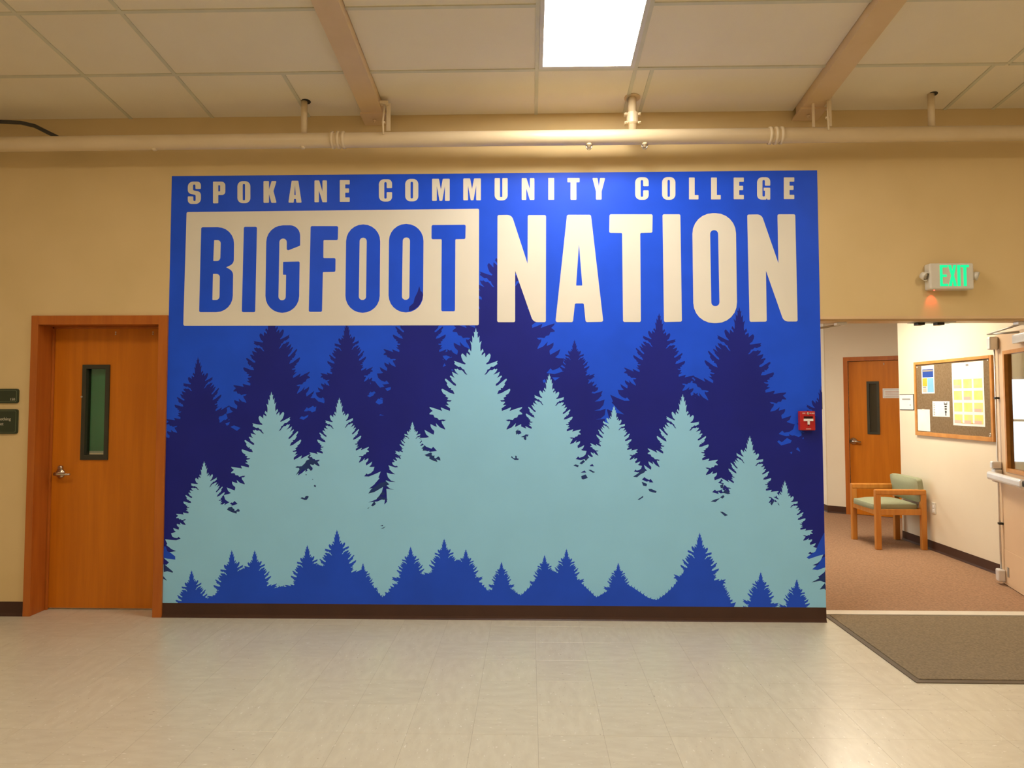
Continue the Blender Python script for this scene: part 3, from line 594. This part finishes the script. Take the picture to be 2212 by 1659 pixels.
SM += [(c, 1040+a/2.9105, 1040+b/2.9105, 360+t/2.9105, 360+d/2.9105) for c, a, b, t, d in (('U',83,165,73,213),('N',253,333,73,210),('I',420,457,72,209),('T',540,617,72,209),('Y',697,778,72,208),('C',966,1051,67,209),('O',1135,1219,66,209),('L',1304,1364,69,207),('L',1443,1504,69,207),('E',1585,1649,69,206),('G',1732,1815,67,208),('E',1900,1966,68,205))]
for c, a, b, t, d in SM:
    w_, h_ = b-a, d-t; u_ = min(w_, 30)
    loops('letter', ink_cream, [rnd([(a+p[0]*w_, t+p[1]*h_, p[2]*u_) for p in l]) for l in G[c]], 6)

# ------------------------------------------------------------------ sprinkler pipe, risers, hangers
PY, PZ, PR = -.20, 3.375, .052
pt = thing('sprinkler_pipe', 'long cream painted sprinkler pipe running along the wall above the mural', 'pipe', (0, PY, PZ-PR))
T('pipe', pipe_m, pt, [(-XW+.01, PY, PZ-.012), (-3, PY, PZ-.004), (0, PY, PZ), (XW-.01, PY, PZ)], PR, 28)
def px_on_pipe(x, y=290): return sight(x, y, (0, 1, 0), PY).x
for cx in (px_on_pipe(733), px_on_pipe(1677)):
    bm = bmesh.new()
    for dx in (-.045, -.005, .032): tube(bm, [(cx+dx-.011, PY, PZ), (cx+dx-.008, PY, PZ), (cx+dx+.008, PY, PZ), (cx+dx+.011, PY, PZ)], [PR, PR+.008, PR+.008, PR], 28)
    link('coupling', bm, pipe_m, pt, True)
for cx in (px_on_pipe(335), px_on_pipe(655), px_on_pipe(1272), px_on_pipe(1392)):
    big = cx > 0
    o = lathe('sprinkler_outlet', pipe_m, pt, (cx, PY-.006, PZ-PR+.006), (0, 0, -1), [(0, .020), (.012, .020), (.014, .013), (.030 if big else .018, .011)], 16)
    if big:
        bm = bmesh.new()
        for sx in (-1, 1): tube(bm, [(cx+sx*.020, PY-.006, PZ-PR-.004), (cx+sx*.018, PY-.006, PZ-PR-.022), (cx+sx*.004, PY-.006, PZ-PR-.038)], .004, 8)
        link('sprinkler_frame', bm, chrome_m, o, True)
for cx, r in ((px_on_pipe(657, 260), .022), (px_on_pipe(2012, 250), .022)):
    T('riser', pipe_m, pt, [(cx, PY, PZ+PR-.01), (cx, PY, zc(PY)+.02)], r, 18)
    lathe('escutcheon', black_m, pt, (cx+.012, PY, zc(PY)-.002), (0, .12, 1), [(0, r+.010), (.006, r+.010)], 18)
cx = px_on_pipe(1366, 250)
T('riser', pipe_m, pt, [(cx, PY, PZ+PR-.01), (cx, PY, zc(PY)+.02)], .028, 20)
bm = bmesh.new(); tube(bm, [(cx, PY, PZ+PR+.035), (cx, PY, PZ+PR+.045), (cx, PY, PZ+PR+.115), (cx, PY, PZ+PR+.125)], [.030, .040, .040, .030], 24)
for z in (PZ+PR+.045, PZ+PR+.105):
    for sx in (-1, 1): box(bm, cx+sx*.046-.010, cx+sx*.046+.010, PY-.02, PY+.02, z-.008, z+.008)
cl = link('flange_clamp', bm, pipe_m, pt)
for z in (PZ+PR+.045, PZ+PR+.105):
    for sx in (-1, 1): T('bolt', pipe_m, cl, [(cx+sx*.048, PY-.032, z), (cx+sx*.048, PY+.032, z)], .005, 8)
lathe('escutcheon', steel_m, pt, (cx, PY, zc(PY)-.004), (0, .12, 1), [(0, .056), (.004, .056), (.012, .030)], 24)
def hanger(x, x2, label):
    t = thing('pipe_hanger', label, 'bracket', (x, PY, PZ+PR), 'pipe hangers at the beams')
    T('rod', pipe_m, t, [(x, PY-.062, PZ+.012), (x-.004, PY-.062, PZ+.11), (x+.004, PY-.04, zc(PY-.04)-.035)], .0065, 10)
    B('plate', pipe_m, t, x+.012, x+.040, PY-.02, PY-.012, PZ+PR+.002, zc(PY)-.03)
    B('clamp', pipe_m, t, x-.03, x+.03, PY-.06, PY-.01, zc(PY)-.045, zc(PY)-.024, bev=.004)
    lathe('nut', pipe_m, t, (x-.002, PY-.047, PZ+.095), (0, 0, 1), [(0, .014), (.014, .014)], 6)
    return t
hanger(px_on_pipe(832), 0, 'small cream steel hanger holding the pipe at the left beam')
h = hanger(px_on_pipe(1782), 0, 'small cream steel hanger with twin plates holding the pipe at the right beam')
xx = px_on_pipe(1757); B('plate', pipe_m, h, xx-.008, xx+.008, PY-.01, PY, PZ+PR+.002, zc(PY)-.05)
ct = [sight(x, y, (0, 1, 0), -.10) for x, y in ((-60, 262), (0, 263), (45, 265), (75, 272), (105, 287), (138, 303), (170, 322))]
tag(T('flexible_conduit', cable_m, None, [tuple(p) for p in ct], .014, 14), 'dark flexible conduit dropping behind the pipe at the left ceiling edge', 'cable')

# ------------------------------------------------------------------ fire alarm pull station
t = thing('fire_alarm', 'red fire alarm pull station at the right edge of the mural', 'fire alarm', (1.95, 0, 1.334))
bx0, bx1, bz0, bz1 = 1.896, 2.002, 1.335, 1.470
B('body', red_m, t, bx0, bx1, -.042, -.002, bz0, bz1, bev=.005)
B('slot', darkred_m, t, bx0+.026, bx1-.018, -.0435, -.0415, bz1-.053, bz1-.036)
hdl = B('handle', paper_m, t, (bx0+.024, bx1-.018, -.052, -.041, bz1-.070, bz1-.053), (bx0+.050, bx0+.064, -.050, -.041, bz1-.094, bz1-.070))
B('catch', darkred_m, t, bx0+.052, bx0+.062, -.0435, -.0415, bz1-.101, bz1-.094)
PW = lambda x, z: plane_matrix((x, -.0425, z), (1, 0, 0), (0, 0, 1))
text('lettering', paper_m, t, 'FIRE', .013, PW(bx0+.015, bz1-.020)); text('lettering', paper_m, t, 'ALARM', .013, PW(bx0+.068, bz1-.020), sx=.8)
lathe('lock', chrome_m, t, (bx0+.056, -.042, bz1-.017), (0, -1, 0), [(0, .009), (.003, .009), (.004, .005)], 16)
B('maker_mark', pink_m, t, bx0+.040, bx0+.075, -.0428, -.0418, bz0+.008, bz0+.013)

# ------------------------------------------------------------------ exit sign
t = thing('exit_sign', 'white exit sign with lit green letters and two lamp heads above the corridor opening', 'exit sign', (2.95, 0, 2.318))
ex0, ex1, ez0, ez1 = 2.800, 3.106, 2.320, 2.505
B('housing', white_m, t, ex0, ex1, -.075, -.004, ez0, ez1, bev=.012, smooth=False)
B('back_plate', white_m, t, ex0+.06, ex1-.06, -.004, 0, ez0+.04, ez1-.04)
gm = emit('lit_green', (.02, .95, .32), 1.15)
def exl(pts):
    n = len(pts); tris = tessellate_polygon([[Vector((x, z, 0)) for x, z in pts]])
    vs = [(x, -.0775, z) for x, z in pts]+[(x, -.0745, z) for x, z in pts]
    fs = [list(q) for q in tris]+[(k, (k+1) % n, n+(k+1) % n, n+k) for k in range(n)]
    me = bpy.data.meshes.new('letter'); me.from_pydata(vs, [], fs); me.materials.append(gm)
    o = bpy.data.objects.new('letter', me); COL.objects.link(o); o.parent = t
zt, zb, zm = ez1-.015, ez0+.022, (ez1+ez0)/2+.003; k_ = .016
x = ex0+.070; exl([(x,zt),(x+.052,zt),(x+.052,zt-k_),(x+.017,zt-k_),(x+.017,zm+k_/2),(x+.046,zm+k_/2),(x+.046,zm-k_/2),(x+.017,zm-k_/2),(x+.017,zb+k_),(x+.054,zb+k_),(x+.054,zb),(x,zb)])
x = ex0+.128; exl([(x,zt),(x+.020,zt),(x+.0275,zt-.045),(x+.035,zt),(x+.055,zt),(x+.038,zm),(x+.057,zb),(x+.036,zb),(x+.0285,zb+.045),(x+.021,zb),(x,zb),(x+.019,zm)])
x = ex0+.190; exl([(x,zt),(x+.020,zt),(x+.020,zb),(x,zb)])
x = ex0+.214; exl([(x,zt),(x+.056,zt),(x+.056,zt-k_),(x+.038,zt-k_),(x+.038,zb),(x+.018,zb),(x+.018,zt-k_),(x,zt-k_)])
for sx, ax, d in ((-1, ex0, (.35, -.8, -.45)), (1, ex1, (.75, -.55, -.3))):
    o = lathe('lamp_head', white_m, t, (ax+sx*.022, -.045, 2.420), d, [(-.024, .010), (-.018, .024), (.006, .030), (.022, .031), (.0225, .027), (.016, .025)], 24)
    dv = Vector(d).normalized(); lathe('lamp_lens', chrome_m, o, Vector((ax+sx*.022, -.045, 2.420))+dv*.0165, d, [(0, .025), (.003, .012)], 20)
    T('lamp_neck', white_m, o, [(ax-sx*.004, -.04, 2.420), (ax+sx*.022, -.045, 2.420)], .010, 12)
lathe('status_light', emit('red_led', (1, .04, .03), 14), t, (ex0+.048, -.040, ez0), (0, 0, -1), [(0, .005), (.003, .004)], 10)
ld = bpy.data.lights.new('status_glow', 'SPOT'); ld.energy = .6; ld.color = (1, .03, .02); ld.spot_size = math.radians(70); ld.spot_blend = .8; ld.shadow_soft_size = .003
lo = bpy.data.objects.new('status_glow', ld); COL.objects.link(lo); lo.location = (ex0+.048, -.040, ez0-.008); lo.rotation_euler = (math.radians(28), 0, 0); lo.parent = t

# ------------------------------------------------------------------ floor mat
t = thing('entrance_mat', 'grey brown entrance mat with dark rubber edge before the corridor opening', 'mat', (3.0, -.45, 0))
mx0, mx1, my0, my1 = 2.112, 3.74, -1.035, .152
B('edge', matedge_m, t, mx0, mx1, my0, my1, .0002, .005, bev=.0022)
B('pile', mat_m, t, mx0+.035, mx1-.035, my0+.04, my1-.02, .003, .0095, bev=.003)

# ------------------------------------------------------------------ double door leaves of the corridor opening
glass_m = glass('leaf_glass', (.80, .80, .74))
def leaf(name, hinge, d, nface, label, flip):
    """d: along the leaf from hinge to free edge, nface: towards the hall-side viewer"""
    t = structure(bpy.data.objects.new(name, None), label); COL.objects.link(t); t.location = hinge
    D = Vector((*d, 0)).normalized(); Nn = Vector((*nface, 0)).normalized()
    Mx = Matrix((D, Nn, Vector((0, 0, 1)))).transposed().to_4x4(); Mx.translation = Vector(hinge)
    W_ = .885; g0, g1, gz0, gz1 = .14, .72, .955, 1.955
    bb = lambda nm, m, par, *q, bev=0.: B(nm, m, par, *q, bev=bev, M=Mx)
    bb('door_leaf', door2_m, t, (0, g0, -.045, 0, .012, 2.10), (g1, W_, -.045, 0, .012, 2.10), (g0, g1, -.045, 0, .012, gz0), (g0, g1, -.045, 0, gz1, 2.10))
    f = bb('window_frame', boardwood_m, t, (g0, g0+.03, -.05, .006, gz0, gz1), (g1-.03, g1, -.05, .006, gz0, gz1), (g0+.03, g1-.03, -.05, .006, gz0, gz0+.03), (g0+.03, g1-.03, -.05, .006, gz1-.03, gz1))
    bb('pane', glass_m, f, g0+.03, g1-.03, -.026, -.020, gz0+.03, gz1-.03)
    bb('kick_plate', door2_m, t, .03, W_-.03, 0, .002, .03, .30)
    p = bb('panic_bar', alum_m, t, (.22, W_+.015, .045, .092, .872, .942), bev=.020)
    bb('bar_housing', alum_m, p, (W_-.085, W_-.005, 0, .06, .855, .965), bev=.012)
    bb('bar_end', black_m, p, (.17, .225, .0, .075, .888, .932), bev=.006)
    bb('latch_cover', alum_m, t, (W_-.075, W_-.02, 0, .075, .965, 1.03), bev=.012)
    T('vertical_rod', alum_m, t, [tuple(Mx @ Vector((W_-.045, .022, .10))), tuple(Mx @ Vector((W_-.045, .022, 2.0)))], .007, 10)
    bb('rod_clip', black_m, t, (W_-.062, W_-.028, 0, .032, 1.555, 1.572)); bb('rod_clip', black_m, t, (W_-.062, W_-.028, 0, .032, .50, .517))
    bb('top_latch', alum_m, t, (W_-.085, W_-.01, 0, .07, 1.975, 2.085), bev=.014)
    bb('floor_latch', alum_m, t, (W_-.085, W_-.01, 0, .055, .03, .13), bev=.012)
    bb('floor_pull', rod_m, t, (W_-.155, W_-.12, .002, .006, .085, .165), bev=.002)
    c = bb('door_closer', alum_m, t, (.10, .38, 0, .055, 1.99, 2.06), bev=.006)
    sh = Vector((hinge[0]+(.20 if flip else -.20), .13, HEAD-.028)); piv = Mx @ Vector((.30, .035, 2.075)); elb = Mx @ Vector((.56, .16, 2.085))
    T('closer_arm', rod_m, c, [tuple(piv), tuple(elb)], .008, 8); T('closer_arm', rod_m, c, [tuple(elb), tuple(sh)], .008, 8)
    B('arm_shoe', alum_m, c, sh.x-.035, sh.x+.035, .10, .16, HEAD-.034, HEAD-.012, bev=.004)
    return t
leaf('door_2', (OPEN_R, .20, 0), (.262, .965), (-.965, .262), 'open tan door leaf with glass and panic bar at the right', False)
leaf('door_3', (OPEN_L, .24, 0), (-.30, .954), (.954, .30), 'open door leaf behind the mural wall', True)
t = thing('door_strike', 'small dark double strike bracket under the head of the corridor opening', 'bracket', (2.92, .16, HEAD-.03))
c0 = sight(2008, 699, (0, 0, 1), HEAD-.02).x
B('strike_plate', rod_m, t, 2.78, 3.08, .10, .19, HEAD-.016, HEAD-.012)
B('strike', black_m, t, 2.815, 2.865, .11, .17, HEAD-.034, HEAD-.016, bev=.003); B('strike', black_m, t, 2.955, 3.005, .11, .17, HEAD-.034, HEAD-.016, bev=.003)

# ------------------------------------------------------------------ far stained door in the angled wall
dt = structure(bpy.data.objects.new('door_4', None), 'stained wooden door with a dark narrow window at the end of the corridor'); COL.objects.link(dt); dt.location = P0+E1*.74
Wd = lambda *q: AB(*q)
AB('door_frame', frame_m, dt, (S0-.055, S0, 0, HT+.055, -.1, .014), (S1, S1+.055, 0, HT+.055, -.1, .014), (S0, S1, HT, HT+.055, -.1, .014))
gx = [(A4.inverted() @ sight(x, y, NV, NV.dot(P0))) for x, y in ((1871, 824), (1898, 824), (1871, 938))]
u0, u1, v1, v0 = gx[0].x, gx[1].x, gx[0].y, gx[2].y
AB('door_leaf', wood_m, dt, (S0+.004, u0+.01, .01, HT-.004, -.07, -.025), (u1-.01, S1-.004, .01, HT-.004, -.07, -.025), (u0+.01, u1-.01, .01, v0+.01, -.07, -.025), (u0+.01, u1-.01, v1-.01, HT-.004, -.07, -.025))
f2 = AB('window_frame', olive_m, dt, (u0, u0+.03, v0, v1, -.072, -.014), (u1-.03, u1, v0, v1, -.072, -.014), (u0+.03, u1-.03, v0, v0+.03, -.072, -.014), (u0+.03, u1-.03, v1-.03, v1, -.072, -.014))
AB('pane', mat('dark_room_glass', (.05, .045, .03), .15, .5), f2, u0+.03, u1-.03, v0+.03, v1-.03, -.05, -.045)
lv = A4.inverted() @ sight(1843, 953, NV, NV.dot(P0))
lathe('rose', chrome_m, dt, A4 @ Vector((lv.x, lv.y, -.025)), NV, [(0, .045), (.012, .043), (.02, .028), (.03, .016), (.055, .015)], 24)
T('lever', chrome_m, dt, [tuple(A4 @ Vector(q)) for q in ((lv.x-.01, lv.y, .03), (lv.x+.03, lv.y, .033), (lv.x+.10, lv.y-.008, .028))], [.017, .015, .011], 12)
for x in (.72,):
    for z in (HT-.055, HT-.04): lathe('screw', white_m, dt, A4 @ Vector((x, z, -.025)), NV, [(0, .007), (.004, .004)], 8)
a, b = (A4.inverted() @ sight(1906, 839, NV, NV.dot(P0))), (A4.inverted() @ sight(1906, 860, NV, NV.dot(P0)))
t = thing('door_notice', 'landscape paper notice taped to the far stained door', 'notice', A4 @ Vector((a.x+.13, b.y, -.02)))
AB('sheet', paper_m, t, a.x, a.x+.27, b.y, a.y, -.025, -.0235)
AB('print_border', ink_m, t, (a.x+.012, a.x+.258, b.y+.012, b.y+.015, -.0236, -.0231), (a.x+.012, a.x+.258, a.y-.015, a.y-.012, -.0236, -.0231), (a.x+.012, a.x+.015, b.y+.012, a.y-.012, -.0236, -.0231), (a.x+.255, a.x+.258, b.y+.012, a.y-.012, -.0236, -.0231))
AB('print_lines', pink_m, t, *[(a.x+.03, a.x+.24-.03*(k % 2), a.y-.045-k*.02, a.y-.038-k*.02, -.0236, -.0231) for k in range(4)])

# ------------------------------------------------------------------ bulletin board wall
X4 = 4.14
def XB(name, m, parent, *q, bev=0.):   # q: (y0,y1,z0,z1,depth0,depth1), depth grows from the wall towards the corridor
    q = [q] if not isinstance(q[0], (tuple, list)) else q
    return B(name, m, parent, *[(X4-d1, X4-d0, y0, y1, z0, z1) for y0, y1, z0, z1, d0, d1 in q], bev=bev)
t = thing('bulletin_board', 'brown fabric bulletin board in an oak frame on the corridor wall', 'bulletin board', (X4, 1.93, 1.172))
y0, y1, z0, z1 = 1.306, 2.545, 1.174, 1.950; e = .030
XB('panel', cork_m, t, y0+e, y1-e, z0+e, z1-e, 0, .010)
XB('frame', boardwood_m, t, (y0, y0+e, z0, z1, 0, .022), (y1-e, y1, z0, z1, 0, .022), (y0+e, y1-e, z0, z0+e+.01, 0, .022), (y0+e, y1-e, z1-e, z1, 0, .022), bev=.003)
for yy, zz in ((2.49, 1.895), (1.36, 1.905), (1.355, 1.245), (1.36, 1.225)): lathe('pin', paper_m, t, (X4-.010, yy, zz), (-1, 0, 0), [(0, .007), (.008, .006)], 10)
t = thing('poster', 'tall white year calendar poster with rows of yellow blocks on the board', 'poster', (X4-.01, 1.66, 1.30), 'papers on the bulletin board')
XB('sheet', paper_m, t, 1.427, 1.896, 1.302, 1.905, .0105, .012)
for r in range(4):
    for c in range(3):
        ya, zt_ = 1.872-c*.150, 1.745-r*.112
        XB('month_block', yellow_m, t, ya-.122, ya, zt_-.085, zt_, .012, .0125)
        if (r+c*2) % 3 == 0 or r == 3: XB('month_shade', pink_m, t, ya-.10, ya, zt_-.085, zt_-.055, .0125, .0129)
XB('header', ink_m, t, 1.64, 1.68, 1.868, 1.888, .012, .0125); XB('footer', amber_m, t, 1.47, 1.86, 1.325, 1.329, .012, .0125)
t = thing('poster', 'narrow flyer with dark blue, amber and light blue panels on the board', 'poster', (X4-.01, 2.3, 1.62), 'papers on the bulletin board')
XB('sheet', paper_m, t, 2.190, 2.415, 1.615, 1.905, .0105, .012)
XB('blue_panel', blueprint_m, t, 2.205, 2.398, 1.782, 1.868, .012, .0125); XB('heading', ink_m, t, 2.212, 2.390, 1.842, 1.860, .0125, .0129)
XB('amber_panel', amber_m, t, 2.318, 2.400, 1.690, 1.774, .012, .0125); XB('light_panel', lightblue_m, t, 2.203, 2.312, 1.628, 1.774, .012, .0125)
XB('grey_panel', pink_m, t, 2.330, 2.398, 1.628, 1.670, .012, .0125); XB('caption', black_m, t, 2.335, 2.395, 1.676, 1.683, .012, .0125)
t = thing('poster', 'blank white sheet pinned at the lower left corner of the board', 'poster', (X4-.01, 2.4, 1.22), 'papers on the bulletin board')
XB('sheet', paper_m, t, 2.284, 2.508, 1.223, 1.450, .0105, .012); XB('tape', white_m, t, 2.38, 2.42, 1.44, 1.455, .012, .0125)
t = thing('poster', 'white sheet with a dark figure drawing beside the calendar poster', 'poster', (X4-.01, 2.09, 1.38), 'papers on the bulletin board')
XB('sheet', paper_m, t, 1.947, 2.233, 1.380, 1.535, .0105, .012)
XB('drawing', black_m, t, (1.985, 2.035, 1.500, 1.512, .012, .0125), (1.985, 1.993, 1.50, 1.525, .012, .0125), (2.027, 2.035, 1.50, 1.525, .012, .0125), (1.992, 2.028, 1.475, 1.490, .012, .0125), (1.992, 2.028, 1.45, 1.465, .012, .0125), (1.996, 2.024, 1.42, 1.442, .012, .0125), (2.002, 2.018, 1.392, 1.42, .012, .0125))
XB('handwriting', ink_m, t, *[(2.195-.006*(k % 2), 2.215, 1.395+k*.018, 1.403+k*.018, .012, .0125) for k in range(7)])
def plaque(y0, y1, z0, z1, label):
    t = thing('wall_plaque', label, 'sign', (X4, (y0+y1)/2, z0))
    XB('rim', olive_m, t, y0, y1, z0, z1, 0, .006, bev=.002); XB('face', paper_m, t, y0+.008, y1-.008, z0+.008, z1-.008, .005, .009)
    XB('print_line', ink_m, t, y0+.06, y1-.06, z1-.062, z1-.048, .009, .0094); XB('print_mark', ink_m, t, y0+.055, y0+.075, z0+.05, z0+.062, .009, .0094)
plaque(2.585, 2.868, 1.437, 1.611, 'small white room plaque with a dark rim left of the bulletin board')
t = thing('wall_outlet', 'cream electrical outlet low on the corridor wall beside the chair', 'outlet', (X4, 2.275, .385))
XB('plate', white_m, t, 2.238, 2.310, .385, .498, 0, .006, bev=.002)
for zz in (.415, .458): XB('socket', paper_m, t, 2.258, 2.290, zz-.014, zz+.014, .005, .009, bev=.003)
# plaques on the side wall deep in the corridor
for z0_, z1_, m_, lb in ((1.42, 1.66, paper_m, 'white framed notice on the narrow strip of far corridor wall'), (1.13, 1.34, lightblue_m, 'pale blue flyer on the narrow strip of far corridor wall'), (.90, 1.06, blueprint_m, 'dark flyer below the pale blue one on the far corridor wall')):
    t = thing('wall_notice', lb, 'notice', (4.10, 4.92, z0_), 'notices on the far corridor wall')
    B('rim', olive_m if m_ is paper_m else paper_m, t, 4.094, 4.10, 4.81, 5.16, z0_, z1_); B('sheet', m_, t, 4.0925, 4.0942, 4.825, 5.145, z0_+.015, z1_-.015)
    B('print', ink_m, t, 4.0919, 4.0926, 4.86, 5.10, z0_+.05, z0_+.06)

# ------------------------------------------------------------------ armchair in the corridor
t = thing('armchair', 'oak armchair with sage green upholstery against the corridor wall', 'chair', (3.83, 2.60, .004))
ya, yb, xa, xb, F0 = 2.317, 2.885, 3.572, 4.092, .004
L_ = .055
for yy in (ya, yb-.045):
    B('leg', oak_m, t, xa, xa+L_, yy, yy+.045, F0, .575, bev=.006); B('leg', oak_m, t, xb-L_, xb, yy, yy+.045, F0, .575, bev=.006)
    B('armrest', oak_m, t, xa, xb, yy-.003, yy+.048, .565, .622, bev=.012, smooth=False)
    B('side_rail', oak_m, t, xa+L_-.01, xb-L_+.01, yy+.008, yy+.038, .358, .418, bev=.004)
B('front_rail', oak_m, t, xa+.01, xa+.04, ya+.03, yb-.03, .358, .418, bev=.004)
B('rear_rail', oak_m, t, xb-.04, xb-.01, ya+.03, yb-.03, .358, .418, bev=.004)
def cushion(name, c, size, rot=0., bev=.028):
    bm = bmesh.new(); sx, sy, sz = size
    box(bm, -sx/2, sx/2, -sy/2, sy/2, -sz/2, sz/2)
    bmesh.ops.subdivide_edges(bm, edges=bm.edges[:], cuts=5, use_grid_fill=True)
    for v in bm.verts:      # stuffed crown on both broad faces, rounded rim
        u, w_ = abs(v.co.x)*2/sx, abs(v.co.y)*2/sy
        k = max(0, (1-u**4))*max(0, (1-w_**4)); s_ = 1 if v.co.z > 0 else -1
        if abs(v.co.z) > sz*.45: v.co.z = s_*(sz/2-.016+.034*k**.6)
        f = 1-.0*k
        e_ = .012*(abs(v.co.z)*2/sz)**2
        if u > .99: v.co.x -= math.copysign(e_, v.co.x)
        if w_ > .99: v.co.y -= math.copysign(e_, v.co.y)
    Mt = Matrix.Translation(Vector(c)) @ Matrix.Rotation(rot, 4, 'Y')
    for v in bm.verts: v.co = Mt @ v.co
    o = link(name, bm, fabric_m, t, True); md = o.modifiers.new('soft', 'SUBSURF'); md.levels = md.render_levels = 2; return o
cushion('seat_cushion', (xa+.232, (ya+yb)/2, .435), (.47, yb-ya-.092, .085))
cushion('back_cushion', (4.046, (ya+yb)/2, .612), (.255, yb-ya-.02, .085), math.radians(-97))
settle()
